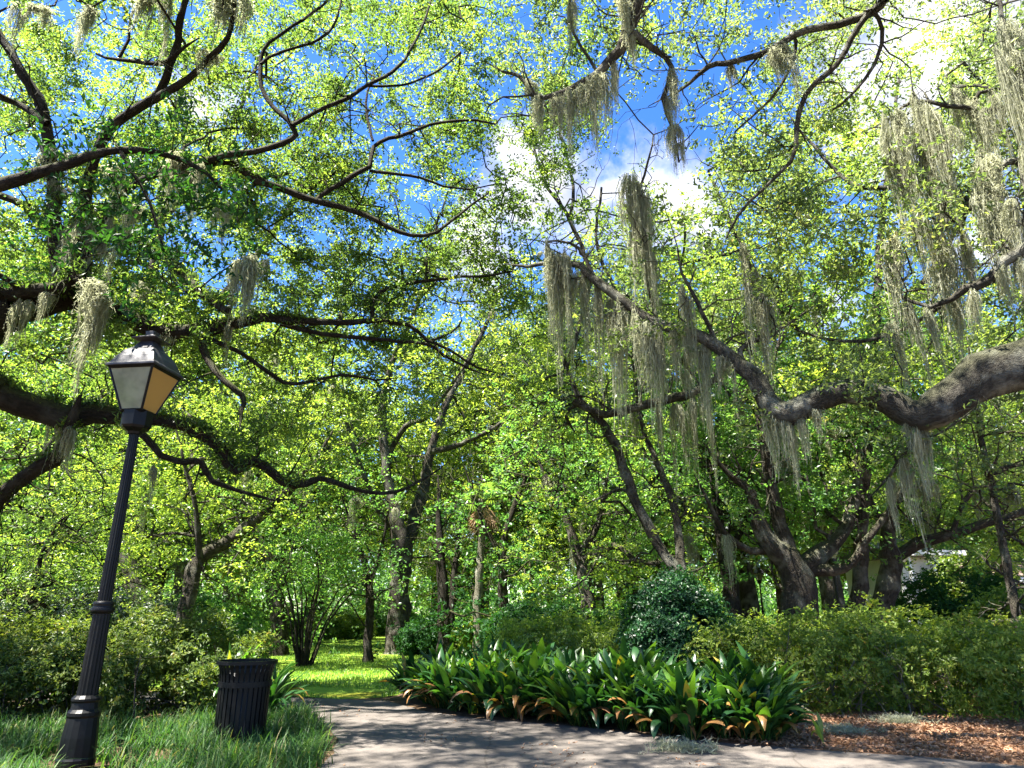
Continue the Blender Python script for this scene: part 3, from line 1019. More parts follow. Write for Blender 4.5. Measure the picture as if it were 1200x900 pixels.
# ==== trees ====
# ------------------------------------------------------------------ big live oak at the left: trunk out of frame, limbs reach in
def oak_left():
    t = Tree('live_oak', (-13.0, 10.5, 0), 'massive live oak at the left whose dark ferny limbs arch over the lamp post', bark=BARK_L)
    t.limb_w([(-13.0, 10.5, -.2), (-12.9, 10.6, 1.2), (-12.4, 10.8, 2.6), (-11.6, 11.0, 3.8)], [.95, .75, .68, .62], 14, .08)
    t.limb_w([(-11.6, 11.0, 3.8), (-10.4, 11.1, 4.6), tuple(P(-40, 395, 11)), tuple(P(20, 362, 11))], [.5, .45, .42, .36], 14)
    t.limb_w([(-12.4, 10.8, 2.6), (-11.2, 11.2, 3.1), tuple(P(-50, 445, 11.4)), tuple(P(0, 462, 11.3))], [.4, .33, .30, .28], 14)
    Y = 11
    t.limb([(20, 362, 55), (60, 350, 50), (100, 352, 40), (133, 365, 34), (180, 385, 30), (233, 390, 27), (266, 382, 22), (310, 372, 16), (340, 375, 13), (400, 378, 11), (440, 376, 9), (480, 381, 7), (500, 398, 6), (530, 412, 5), (560, 430, 4)], Y, 13.2, 12)
    t.limb([(0, 345, 26), (40, 340, 24), (75, 336, 20), (86, 324, 18), (102, 335, 10)], Y - .3, Y - .6)
    t.limb([(235, 392, 14), (245, 425, 12), (262, 447, 11), (285, 465, 10), (283, 482, 8)], 11.6, 11.2)
    t.limb([(240, 394, 9), (280, 412, 8), (320, 440, 7), (345, 450, 6), (400, 440, 5), (440, 445, 4)], 11.8, 13)
    t.limb([(267, 365, 14), (233, 340, 16), (217, 325, 17), (193, 303, 16), (165, 285, 14), (130, 262, 13), (100, 240, 12)], 11.4, 12.5)
    t.limb([(0, 462, 44), (40, 480, 44), (75, 492, 44), (110, 484, 34), (150, 487, 26), (200, 495, 19), (240, 510, 18), (262, 532, 18), (276, 553, 18), (297, 541, 17), (320, 555, 15), (345, 568, 13), (375, 561, 10), (400, 568, 9), (430, 577, 7), (465, 577, 6), (500, 560, 4)], 11.3, 13.5, 12)
    t.limb([(150, 495, 14), (170, 512, 13), (190, 535, 12), (215, 541, 12), (236, 541, 11), (248, 564, 10), (280, 574, 7), (320, 585, 4)], 11.5, 12.2)
    t.limb([(-30, 640, 30), (5, 580, 26), (27, 563, 26), (50, 547, 26), (70, 530, 24), (82, 500, 22)], 12.5, 11.4)
    # rising left limb
    t.limb([(75, 350, 32), (68, 300, 28), (63, 240, 22), (60, 200, 20), (55, 150, 19), (45, 115, 18), (25, 85, 16), (5, 50, 14), (-25, 0, 11), (-50, -60, 8)], 10.8, 9.5)
    t.limb([(55, 145, 13), (20, 120, 11), (-10, 110, 9), (-60, 80, 6)], 10, 10)
    t.limb([(55, 270, 16), (30, 243, 14), (0, 230, 12), (-50, 210, 9)], 10.8, 10.6)
    t.limb([(100, 345, 22), (96, 300, 20), (100, 230, 18), (120, 165, 17), (150, 133, 16), (180, 117, 15), (190, 100, 14), (205, 60, 13), (207, 35, 12), (216, 5, 11), (240, -60, 7)], 10.8, 9.2)
    t.limb([(180, 117, 13), (220, 92, 12), (245, 67, 10), (268, 45, 9), (276, 0, 7), (290, -60, 4)], 9.9, 9.3)
    t.limb([(113, 63, 4), (140, 70, 6), (185, 75, 8), (202, 66, 8)], 9.6, 9.5)
    t.limb([(140, 67, 6), (150, 45, 5), (153, 22, 4), (170, -10, 3)], 9.6, 9.5)
    t.limb([(110, 270, 14), (160, 215, 13), (215, 195, 12), (267, 181, 11), (300, 178, 11), (340, 163, 10), (343, 150, 9), (320, 125, 8), (307, 100, 8), (305, 70, 7), (315, 50, 6), (345, 30, 5), (385, 0, 4), (420, -40, 3)], 10.8, 10.5)
    t.limb([(306, 75, 6), (330, 60, 5), (375, 45, 5), (395, 20, 4), (400, -10, 3)], 10.5, 10.8)
    t.limb([(342, 147, 8), (370, 131, 7), (400, 118, 7), (430, 100, 6), (460, 85, 6), (480, 60, 5), (500, 20, 4), (510, -20, 3)], 10.6, 11.6)
    t.limb([(430, 100, 5), (470, 100, 4), (510, 85, 4), (540, 60, 3)], 11.1, 11.6)
    t.limb([(215, 195, 13), (270, 190, 13), (300, 210, 13), (330, 220, 12), (370, 235, 11), (400, 243, 10), (440, 258, 9), (480, 275, 7), (512, 272, 6), (545, 245, 4), (575, 225, 3)], 10.8, 12.5)
    t.limb([(370, 235, 8), (400, 212, 9), (433, 195, 8), (438, 172, 7), (480, 155, 6), (540, 140, 5), (580, 145, 3)], 11.5, 12.3)
    t.limb([(433, 200, 6), (480, 205, 5), (520, 218, 4), (555, 222, 3)], 11.8, 12.4)
    t.limb([(437, 165, 5), (428, 120, 4), (440, 90, 3)], 11.8, 12)
    t.limb([(436, 374, 8), (438, 352, 8), (460, 336, 7), (500, 330, 6), (540, 325, 5), (580, 322, 4), (600, 318, 3)], 12.7, 13.4)
    t.limb([(330, 380, 8), (380, 392, 8), (440, 398, 7), (500, 402, 6), (520, 416, 5), (548, 432, 4)], 12.3, 13.2)
    t.limb([(500, 401, 5), (530, 390, 4), (542, 376, 3)], 12.9, 13.2)

    def Yf(x, y):
        c = 9.6 + max(0, x) * .004 + max(0, y - 150) * .002
        return c + .6, c + 4.2
    rows = ['44454345445513',
            '55444441445525',
            '45434556244454',
            '24555545334341',
            '13555544434420',
            '24456643234410',
            '44455554333310',
            '22344433322110',
            '21122222211000',
            '21111121110000',
            '11000111100000']
    C = cells(rows, 0, 0, Yf, 5.2, thin=.02)
    # the crown goes on above and left of what the picture shows, parts of it added for shade
    ex = []
    for _ in range(110):
        p = Vector((rng.uniform(-13, -2.5), rng.uniform(5, 14), rng.uniform(8.5, 13.5)))
        q = proj([p])[0]
        if (q[0] < -10 or q[1] < -10) and mnoise.noise(p * .5) > -.05:
            ex.append(tuple(p))
    for _ in range(420):                             # unseen low boughs added beyond the left edge to shade the hedge
        p = Vector((rng.uniform(-14, -8.5), rng.uniform(5.5, 9.8), rng.uniform(4.5, 10)))
        q = proj([p])[0]
        if q[0] < -20 and mnoise.noise(p * .7) > -.05:
            ex.append(tuple(p))
    for _ in range(1250):  # unseen clusters added above the frame to dapple the path
        p = Vector((rng.uniform(-8, 3.5), rng.uniform(3.5, 10.5), rng.uniform(10.5, 15)))
        q = proj([p])[0]
        if q[1] < -15 and mnoise.noise(p * .8) > .05:
            ex.append(tuple(p))
    C = np.concatenate([C, np.array(ex)])
    hang = [(275, -5, 48, 26), (262, -8, 40, 20), (185, -8, 34, 22), (50, 8, 24, 20), (215, 180, 62, 24), (226, 195, 60, 18), (72, 178, 46, 20),
            (100, 255, 80, 16), (115, 330, 105, 24), (122, 345, 90, 18), (150, 262, 60, 16), (160, 240, 40, 16), (290, 300, 85, 22), (280, 305, 70, 18),
            (298, 298, 66, 18), (60, 210, 36, 18), (108, 275, 52, 14), (70, 480, 55, 12), (85, 500, 60, 14), (180, 545, 45, 10), (28, 5, 60, 16), (108, 8, 64, 16), (172, -5, 70, 18), (195, -15, 80, 18), (245, 60, 40, 14), (140, 190, 50, 16), (205, 185, 70, 18),
            (235, 190, 66, 16), (265, 240, 46, 14), (85, 260, 60, 14), (128, 340, 80, 20), (165, 330, 50, 14), (200, 380, 40, 12), (272, 375, 60, 14), (310, 300, 60, 14), (130, 250, 70, 14), (60, 340, 50, 14), (30, 350, 46, 14)]
    hang_moss(t, hang)
    t.grow(C, r0=.0085, step=.28, jit=.07)
    t.spurs(150)
    t.finish()
    nC = len(C)
    t.leaves(C, OAK, 140, .22, .098, .046, up=.6, droop=.4, sub=(11, .07))
    # ferns on top of the big lower limbs
    k = [i for i in range(t.n) if t.rad[i] > .07 and t.arr[i][1] > 10.4 and t.arr[i][0] > -11]
    k = rng.choice(k, 420)
    cen = t.arr[k] + np.array([[0, 0, 1]]) * np.array([t.rad[i] for i in k])[:, None] * .9
    t.leaves(cen, OAK, 34, .10, .15, .034, name='fern', up=.0)
    # a nearer spray of larger, darker leaves hanging in front of the crown
    return t


oak_left()


# broad-leaved tree whose low branch hangs in front of the left crown
def laurel_left():
    t = Tree('laurel_tree', (-9.6, 7.2, 0), 'laurel with large dark leaves hanging in front of the left oak crown', bark=BARK_L)
    t.limb_w([(-9.6, 7.2, -.2), (-9.4, 7.3, 2), (-9.1, 7.4, 4), (-8.0, 7.6, 6.2), tuple(P(60, 200, 7.8)), tuple(P(140, 175, 8)), tuple(P(220, 190, 8.2)), tuple(P(270, 230, 8.3))],
             [.2, .17, .15, .11, .07, .05, .035, .02], 8)
    t.limb_w([tuple(P(140, 175, 8)), tuple(P(175, 235, 8)), tuple(P(190, 290, 8))], [.035, .025, .012], 6)
    rows = ['000000', '001100', '012210', '123331', '133343', '123343', '012321']
    C = cells(rows, 0, 0, lambda x, y: (7.4, 8.8), .9)
    t.grow(C, r0=.005, step=.25)
    t.finish()
    t.leaves(C, DARKL, 60, .22, .115, .050, up=.4, droop=.9, sub=(8, .07))


laurel_left()


# ------------------------------------------------------------------ big live oak at the right, hung with moss
def oak_right():
    t = Tree('live_oak', (11.5, 7.0, 0), 'spreading live oak at the right with a thick wavy lichen-grey limb and long moss', bark=BARK_R)
    t.limb_w([(11.5, 7.0, -.2), (11.4, 7.1, 1.4), (11.0, 7.3, 2.8), (10.2, 7.7, 4.0)], [1.0, .8, .72, .66], 16, .06)
    t.limb_w([(10.2, 7.7, 4.0), (9.3, 8.2, 4.75), tuple(P(1330, 385, 8.6))], [.5, .43, .38], 14, .05)
    t.limb([(1330, 385, 96), (1260, 404, 92), (1200, 425, 86), (1150, 440, 80), (1110, 470, 66), (1076, 487, 54), (1045, 472, 46), (1010, 459, 43), (983, 457, 42), (955, 470, 42), (925, 482, 42), (905, 477, 40), (890, 455, 34), (870, 430, 27), (845, 412, 23), (820, 396, 21), (795, 386, 20), (770, 378, 19), (745, 364, 17), (720, 345, 16), (695, 326, 15), (680, 312, 12), (650, 308, 9), (620, 312, 6)], 8.6, 12.0, 14, .05)
    # second limb, higher up
    t.limb_w([(11.0, 7.3, 2.8), (10.6, 7.6, 5.0), (9.6, 8.0, 6.6), tuple(P(1230, 275, 9))], [.5, .36, .28, .20], 12)
    t.limb([(1230, 275, 26), (1180, 307, 22), (1160, 327, 19), (1133, 337, 16), (1117, 350, 11), (1090, 360, 8), (1060, 350, 6)], 9.0, 10.2)
    t.limb([(1225, 280, 20), (1195, 190, 14), (1165, 205, 12), (1140, 243, 10), (1120, 258, 8)], 9, 9.8)
    t.limb_w([(10.6, 7.6, 5.0), (10.0, 7.6, 7.6), (8.6, 7.5, 9.6), tuple(P(1120, -60, 7.8)), tuple(P(1080, -40, 7.9)), tuple(P(1035, 0, 8))], [.36, .28, .2, .15, .1, .07], 12)
    t.limb([(1035, 0, 15), (1025, 12, 15), (1005, 22, 14), (960, 33, 13), (930, 43, 12), (890, 63, 11), (850, 73, 10), (830, 79, 9), (808, 97, 6), (790, 110, 4)], 8.0, 9.5)
    t.limb([(1018, 15, 11), (996, 45, 10), (980, 75, 9), (945, 110, 9), (935, 150, 8), (926, 190, 7), (895, 220, 6), (865, 252, 5), (850, 280, 3)], 8.2, 9.6)
    t.limb([(1022, 14, 8), (1033, 35, 7), (1027, 75, 6), (1000, 110, 5), (975, 130, 3)], 8.1, 8.8)
    t.limb([(930, 43, 6), (932, 60, 6), (915, 100, 5), (890, 130, 4), (860, 155, 3)], 8.8, 9.4)
    t.limb([(1200, 120, 10), (1160, 130, 9), (1110, 125, 8), (1070, 118, 6), (1040, 140, 4)], 9.2, 10)
    t.limb([(1225, 280, 18), (1215, 200, 15), (1200, 120, 11), (1180, 40, 9), (1160, -30, 6)], 9, 9.2)
    t.limb([(1140, 243, 10), (1110, 215, 9), (1065, 217, 9), (1012, 220, 8), (985, 206, 7), (950, 167, 5)], 9.8, 11)
    t.limb([(1117, 350, 9), (1060, 385, 7), (1010, 400, 6), (965, 396, 5), (930, 385, 3)], 10, 11)
    t.limb([(870, 430, 10), (868, 410, 9), (880, 400, 9), (893, 390, 8), (890, 350, 7), (878, 310, 6), (865, 280, 4)], 10.6, 10.4)
    t.limb([(845, 410, 9), (830, 380, 8), (815, 350, 7), (800, 320, 5), (795, 290, 3)], 10.8, 10.6)
    t.limb([(770, 376, 8), (760, 330, 7), (752, 280, 6), (745, 240, 5), (758, 195, 4), (765, 170, 3)], 11.3, 11.0)
    t.limb([(720, 343, 8), (700, 330, 8), (685, 300, 7), (668, 285, 5), (640, 283, 3)], 11.7, 11.6)
    t.limb([(1076, 487, 20), (1080, 510, 14), (1060, 530, 9), (1040, 560, 5)], 9.3, 10)
    # overhead limb
    t.limb_w([(11.0, 7.3, 2.8), (9.6, 6.2, 6.0), (6.5, 5.9, 9.2), (3.6, 6.2, 11.0), tuple(P(775, -90, 7)), tuple(P(748, 0, 7.5))], [.45, .32, .24, .18, .14, .11], 12)
    t.limb([(748, 0, 23), (740, 30, 22), (725, 60, 18), (700, 85, 15), (680, 98, 13), (650, 112, 10), (632, 117, 9), (620, 104, 8), (605, 88, 6), (590, 84, 4)], 7.5, 8.5)
    t.limb([(743, 38, 13), (768, 60, 11), (786, 78, 9), (778, 115, 8), (788, 150, 6), (795, 190, 3)], 7.6, 8)
    t.limb([(700, 85, 6), (672, 40, 5), (668, 0, 4), (660, -40, 3)], 8, 8)

    def Yf(x, y):
        return 9.3 + max(0, 900 - x) * .002, 14.4 + max(0, 900 - x) * .002
    rows = ['123332223244',
            '232112333134',
            '121010342134',
            '000002332234',
            '000103432234',
            '001113333334',
            '001112333333',
            '011112222222',
            '000011222221',
            '000001122221',
            '000000001221']
    C = cells(rows, 600, 0, Yf, 3.2, thin=.02)
    ex = []
    for _ in range(420):
        p = Vector((rng.uniform(-1, 12), rng.uniform(2.5, 12), rng.uniform(9, 13.5)))
        q = proj([p])[0]
        if (q[0] > 1210 or q[1] < -10) and mnoise.noise(p * .5) > 0.0:
            ex.append(tuple(p))
    C = np.concatenate([C, np.array(ex)])
    hang = [(620, 95, 46, 14), (635, 112, 58, 14), (648, 112, 50, 14), (662, 106, 82, 18), (680, 98, 64, 18), (693, 92, 88, 18), (705, 84, 70, 16), (718, 70, 60, 16), (735, 30, 62, 20),
            (672, 0, 62, 14), (728, -5, 60, 16), (785, 78, 70, 16), (780, 112, 56, 12), (788, 145, 50, 12), (793, 165, 40, 10),
            (640, 285, 120, 16), (652, 288, 140, 18), (666, 298, 124, 18), (682, 315, 110, 18), (656, 290, 100, 18),
            (738, 205, 120, 16), (747, 215, 140, 18), (757, 225, 130, 16), (748, 260, 110, 16), (762, 290, 100, 14),
            (700, 330, 118, 18), (713, 342, 105, 20), (725, 348, 125, 18), (742, 362, 90, 20), (758, 372, 100, 20), (772, 380, 92, 18), (790, 384, 70, 16), (805, 345, 90, 14), (800, 330, 80, 14), (812, 393, 88, 16), (826, 400, 76, 16), (848, 414, 64, 14),
            (880, 310, 130, 16), (892, 345, 110, 18), (886, 330, 120, 14), (870, 285, 60, 14),
            (898, 470, 46, 18), (908, 478, 62, 18), (922, 484, 70, 16), (938, 482, 50, 16), (952, 474, 42, 14),
            (1062, 492, 30, 14), (1078, 500, 62, 20), (1070, 495, 80, 18), (1056, 530, 80, 14), (1042, 556, 60, 12),
            (1073, 115, 102, 14), (1046, 173, 143, 19), (1160, 106, 92, 14), (1052, 137, 144, 20), (1166, 239, 95, 18), (1154, 209, 77, 18), (1144, 183, 108, 14), (1187, 231, 94, 20), (1128, 267, 138, 17), (1102, 212, 104, 14), (1085, 253, 73, 13), (1137, 118, 108, 16), (1198, 108, 86, 18), (1080, 164, 130, 16), (1126, 271, 78, 13), (1072, 244, 119, 15), (1089, 130, 107, 13), (1149, 212, 129, 21), (1038, 151, 147, 19), (1102, 279, 120, 20), (1083, 132, 106, 14), (1097, 283, 97, 13), (1042, 128, 133, 16), (1082, 114, 149, 16), (1069, 107, 74, 14), (1145, 122, 109, 15), (1198, 87, 132, 16), (1196, 174, 103, 13), (1104, 143, 141, 20), (1116, 101, 90, 15), (1069, 140, 140, 14), (1043, 276, 115, 21), (1101, 271, 122, 19), (1156, 186, 87, 20), (1165, 53, 161, 20), (1172, 14, 146, 20), (1180, 46, 145, 20), (1188, 47, 139, 20), (1196, 36, 148, 20),
            (1190, 300, 74, 16), (1175, 310, 70, 16), (1140, 336, 64, 16), (1120, 348, 60, 14), (1062, 350, 90, 16), (1045, 372, 80, 14), (1085, 360, 90, 14),
            (912, 52, 70, 20), (905, 56, 60, 16), (856, 74, 30, 12), (895, 10, 34, 14), (942, 112, 50, 10), (868, 250, 50, 10), (890, 225, 44, 10), (1010, 220, 60, 12)]
    hang_moss(t, hang[:100])
    t.grow(C, r0=.0085, step=.28, jit=.07)
    t.spurs(150)
    t.finish()
    t.leaves(C, OAKR, 125, .26, .098, .047, up=.6, droop=.4, sub=(11, .07))
    return t


oak_right()


# ------------------------------------------------------------------ trees in the middle distance
def mid_tree(name, base, label, limbs, rows, x0, y0, Yr, mat, bark, per=95, sigma=.5, L=.15, Wd=.075, k=1.0, moss=0, r0=.012, cat='tree', thin=-.3, hang=None, mossL=(.4, 1.3), **kw):
    t = Tree(name, base, label, cat, bark=bark)
    for i, l in enumerate(limbs):
        t.limb(l[0], l[1], l[2] if len(l) > 2 else None, ground=(i == 0), rough=.08)
    C = cells(rows, x0, y0, lambda x, y: Yr, k * 1.65, thin=thin, nscale=.35)
    if hang:
        hang_moss(t, hang)
    t.grow(C, r0=r0, minr=.008, step=.55, jit=.12)
    t.spurs(34, (.8, 2.4), .03)
    if moss:
        drape_limb(t, moss, L=mossL, w=(.2, .45), z0=3.0)
    t.finish()
    if len(C):
        t.leaves(C, mat, per * 1.35, sigma, L * .85, Wd * .85, up=.8, sub=(11, sigma * .20), **kw)
    return t


# taller trees standing behind the two big oaks
mid_tree('tall_oak', (-13.5, 28.0, 0), 'tall pale-leaved oak rising behind the left oak crown', [
    ([(150, 640, 22), (155, 560, 20), (165, 450, 17), (175, 350, 14), (190, 250, 11), (205, 150, 8), (220, 60, 5)], 28, 27),
    ([(165, 450, 12), (230, 380, 10), (300, 300, 8), (360, 210, 6), (400, 120, 4)], 28, 27),
    ([(175, 350, 9), (110, 280, 8), (60, 200, 6), (30, 120, 4)], 28, 26),
    ([(190, 260, 8), (260, 170, 6), (300, 80, 4)], 28, 27)],
    ['44444424443', '44444412444', '44444423333', '24444443432', '14444443321', '24444444222', '34444444332', '23333333332', '12222233332', '00111122222'], 0, 0, (24.5, 32), MIDL, BARK_M, per=110, sigma=.62, L=.20, Wd=.10, k=.85, thin=-.12)
mid_tree('tall_oak', (7.5, 18.0, 0), 'tall pale-leaved oak rising behind the mossy right limb', [
    ([(1005, 700, 20), (1010, 600, 18), (1020, 500, 15), (1025, 400, 12), (1030, 300, 9), (1040, 200, 6), (1050, 120, 4)], 18, 17),
    ([(1020, 500, 10), (960, 420, 9), (900, 340, 7), (860, 270, 5), (830, 200, 3)], 18, 17.5),
    ([(1025, 400, 9), (1090, 320, 8), (1140, 230, 6), (1170, 150, 4)], 18, 17)],
    ['012111112333', '011011312333', '000002331133', '000012343333', '111234444444', '223444444444', '233444444444', '333444444444', '233344444444'], 600, 0, (15, 20), MIDL, BARK_M, per=105, sigma=.42, L=.15, Wd=.072, k=1.0, thin=-.12)
gb = lambda x, Y: (P(x, 718, Y).x, Y, 0)
# leaning slim tree before the dark shrub
mid_tree('slender_oak', gb(800, 15.5), 'slim tree with two leaning dark stems rising behind the dark round shrub',
         [([(797, 690, 17), (788, 662, 15), (770, 635, 14), (745, 590, 13), (730, 545, 12), (715, 510, 11), (700, 490, 9), (680, 470, 7), (664, 430, 5)], 15.5, 16),
          ([(800, 685, 13), (796, 655, 12), (796, 620, 11), (785, 580, 10), (770, 540, 8), (752, 500, 6), (745, 450, 4)], 15.5, 16.5),
          ([(672, 470, 8), (710, 486, 10), (750, 476, 11), (800, 464, 11), (832, 450, 8), (850, 430, 5)], 15.8, 15.2),
          ([(664, 430, 6), (690, 330, 6), (668, 258, 5), (640, 215, 4), (620, 155, 3)], 16, 17),
          ([(668, 258, 5), (672, 220, 4), (655, 150, 2.5)], 16.8, 17),
          ([(745, 450, 5), (740, 380, 5), (700, 290, 4), (705, 220, 3)], 16.5, 17)],
         ['0110', '1111', '1111', '2122', '2222', '3333', '3443', '3443', '3433', '2322', '2211'], 600, 150, (15.4, 19.2), MIDL, BARK_M, per=75, sigma=.36, L=.11, Wd=.055,
         hang=[(790, 466, 90, 14), (770, 470, 80, 14), (812, 460, 100, 14), (745, 478, 50, 10), (826, 452, 90, 12)])
# tall twin-trunk tree on the lawn
b = G(466, 766)
mid_tree('shade_tree', b, 'tall tree with a twin trunk standing on the sunlit lawn', [
    ([(467, 735, 29), (468, 700, 27), (470, 660, 27), (468, 625, 20), (460, 590, 15), (452, 540, 12), (448, 480, 10), (458, 430, 8), (480, 380, 6), (500, 330, 4)], b.y, b.y - 1),
    ([(470, 665, 20), (482, 620, 18), (494, 580, 15), (505, 530, 11), (520, 480, 9), (545, 430, 7), (570, 380, 5)], b.y, b.y + 1),
    ([(452, 540, 8), (475, 500, 7), (500, 490, 6), (530, 450, 4)], b.y, b.y - 2),
    ([(458, 620, 9), (440, 590, 7), (420, 540, 6), (400, 480, 5)], b.y, b.y - 2),
    ([(505, 530, 8), (540, 520, 7), (580, 500, 5), (610, 480, 4)], b.y, b.y - 2)],
    ['00011111', '00122222', '01233332', '23344443', '34455543', '44555544', '45555554', '35445544', '24444433', '12233332'], 320, 210, (28.8, 34), MIDL, BARK_M, per=110, sigma=.62, L=.18, Wd=.09, k=.95, moss=24)
# leaning mossy trunk at the left
mid_tree('leaning_oak', gb(218, 19), 'leaning tree with a mossy sunlit trunk behind the left hedge', [
    ([(219, 715, 19), (226, 682, 19), (234, 655, 19), (262, 637, 16), (298, 611, 14), (326, 585, 12), (350, 565, 8), (375, 530, 5)], 19, 20),
    ([(233, 655, 9), (231, 625, 8), (228, 590, 6), (215, 540, 4)], 19, 18.5),
    ([(228, 628, 5), (205, 625, 4), (180, 628, 3)], 19, 19)],
    ['11212231', '22223332', '23344442', '34455432', '45555322', '45444221', '32222200'], 20, 330, (18.6, 23.5), MIDL, BARK_M, per=90, sigma=.5, L=.14, Wd=.07, k=.95, moss=10)
# dim tree far left
mid_tree('hackberry_tree', gb(-30, 16), 'dim leafy tree at the left edge behind the hedge and the lamp post', [
    ([(-28, 700, 20), (-25, 640, 18), (0, 590, 14), (30, 560, 10), (60, 520, 6)], 16, 16.5),
    ([(0, 700, 9), (40, 690, 7), (48, 650, 5), (70, 620, 4), (100, 635, 3)], 16, 16)],
    ['2221', '3332', '3333', '4443', '5554', '5555', '5554', '4444'], -20, 400, (14.5, 19), OAK, BARK_L, per=85, sigma=.42, L=.12, Wd=.055, k=.85)
# twisted oaks at the right
mid_tree('twisted_oak', gb(938, 17), 'gnarled oak with a thick forking trunk behind the right hedge', [
    ([(938, 735, 48), (937, 705, 44), (932, 678, 40), (924, 655, 34), (905, 640, 24), (886, 606, 20), (880, 580, 14), (860, 560, 8), (840, 540, 5)], 17, 16.5),
    ([(932, 675, 30), (948, 662, 26), (975, 640, 18), (996, 605, 15), (1004, 565, 12), (1010, 520, 9), (1030, 470, 5)], 17, 17.5),
    ([(925, 655, 22), (915, 615, 18), (903, 570, 15), (896, 520, 12), (890, 480, 9), (905, 430, 6)], 17, 16.2),
    ([(945, 670, 18), (975, 668, 14), (998, 660, 12), (1010, 640, 10), (1040, 600, 7)], 17, 16.5),
    ([(905, 640, 12), (880, 645, 9), (850, 625, 7), (830, 590, 5)], 17, 16)],
    ['00122100', '02333321', '13455542', '34555543', '35555543', '33444333', '11222221', '00100110'], 740, 290, (16.4, 20.5), MIDG, BARK_M, per=90, sigma=.42, L=.15, Wd=.07, k=1.0, moss=26, mossL=(.5, 1.5))
mid_tree('low_branching_oak', gb(1033, 19), 'oak with a dark trunk and a long low branch reaching right above the hedge', [
    ([(1032, 735, 30), (1036, 700, 27), (1043, 675, 26), (1045, 650, 24), (1040, 620, 16), (1048, 590, 12), (1070, 550, 8), (1090, 500, 5)], 19, 18.5),
    ([(1045, 655, 16), (1075, 637, 15), (1115, 627, 13), (1150, 614, 11), (1200, 600, 9), (1260, 580, 6)], 19, 18),
    ([(1040, 620, 9), (1020, 590, 8), (1010, 550, 6)], 19, 19),
    ([(1115, 627, 7), (1130, 590, 6), (1160, 560, 5), (1200, 540, 3)], 18.5, 18)],
    ['012222', '123333', '244445', '345555', '455555', '344555', '122344', '000112'], 960, 300, (18.4, 22.5), MIDL, BARK_M, per=85, sigma=.46, L=.14, Wd=.07, k=.9, moss=26, mossL=(.5, 1.4))
mid_tree('slim_tree', gb(1192, 13.5), 'slim straight leaning trunk at the right edge above the hedge', [
    ([(1190, 725, 11), (1184, 690, 11), (1175, 640, 10), (1160, 560, 8), (1148, 500, 6), (1140, 440, 4)], 13.5, 13.8)],
    ['0121', '0232', '0122'], 1060, 400, (13, 15), OAKR, BARK_M, per=70, sigma=.35, L=.10, Wd=.05, k=.8)
# trunks about the lawn and the far shrubbery
mid_tree('young_oak', G(431, 776), 'small dark straight trunk standing alone on the lawn', [
    ([(432, 752, 12), (433, 720, 11), (432, 690, 10), (425, 650, 7), (410, 610, 4)], G(431, 776).y, G(431, 776).y),
    ([(432, 690, 6), (445, 650, 5), (455, 600, 3)], G(431, 776).y)],
    ['2310', '3410', '3410', '2310'], 330, 540, (20.5, 25), MIDG, BARK_L, per=80, sigma=.5, L=.15, Wd=.075, k=.55, moss=8)
mid_tree('park_oak', G(327, 768), 'stout dark trunk at the back left of the lawn', [
    ([(327, 745, 21), (325, 720, 19), (320, 690, 17), (310, 650, 12), (290, 600, 7)], G(327, 768).y, G(327, 768).y),
    ([(322, 700, 10), (340, 660, 8), (350, 610, 5)], G(327, 768).y)],
    ['3333', '4444', '4444', '3333'], 240, 530, (25, 30), MIDG, BARK_L, per=90, sigma=.62, L=.17, Wd=.085, k=.55)
mid_tree('magnolia_tree', gb(520, 25), 'dark-leaved magnolia with a pair of trunks right of the twin-trunk tree', [
    ([(520, 725, 17), (519, 690, 15), (517, 650, 11), (515, 600, 7)], 25),
    ([(528, 735, 11), (531, 690, 10), (536, 640, 7)], 25)],
    ['0332', '0443', '1444', '1343'], 470, 580, (23, 27), DARKL, BARK_L, per=80, sigma=.5, L=.22, Wd=.09, k=.7)
mid_tree('broadleaf_tree', gb(592, 23), 'dark trunk between the pale palm stem and the light green shrub', [
    ([(592, 735, 14), (590, 690, 13), (588, 650, 10), (600, 600, 7), (620, 550, 5)], 23),
    ([(588, 650, 8), (570, 620, 6), (555, 580, 4)], 23)],
    ['223332', '344443', '344443', '233333', '012221'], 540, 480, (20, 25), MIDG, BARK_L, per=85, sigma=.5, L=.17, Wd=.09, k=.8)
mid_tree('grey_oak', gb(688, 21), 'grey trunk with a crooked low branch behind the light green shrub', [
    ([(689, 735, 20), (687, 700, 19), (683, 670, 18), (676, 645, 14), (660, 600, 9), (640, 560, 6)], 21),
    ([(684, 655, 10), (720, 640, 9), (745, 655, 8), (765, 660, 5)], 21, 20),
    ([(680, 650, 10), (700, 615, 9), (708, 580, 6)], 21)],
    ['1222', '3333', '3443', '3443', '2333', '1122'], 620, 480, (20.6, 24), MIDL, BARK_M, per=85, sigma=.46, L=.15, Wd=.08, k=.75, moss=10)
mid_tree('dark_oak', gb(860, 20), 'dark thick trunk between the round shrub and the gnarled oak', [
    ([(862, 735, 22), (858, 700, 21), (853, 670, 19), (848, 640, 15), (840, 590, 10), (830, 540, 6)], 20),
    ([(850, 650, 10), (870, 620, 8), (885, 580, 5)], 20)],
    ['2222', '3333', '3333', '2222'], 760, 480, (18, 22), MIDG, BARK_L, per=80, sigma=.45, L=.15, Wd=.075, k=.75)


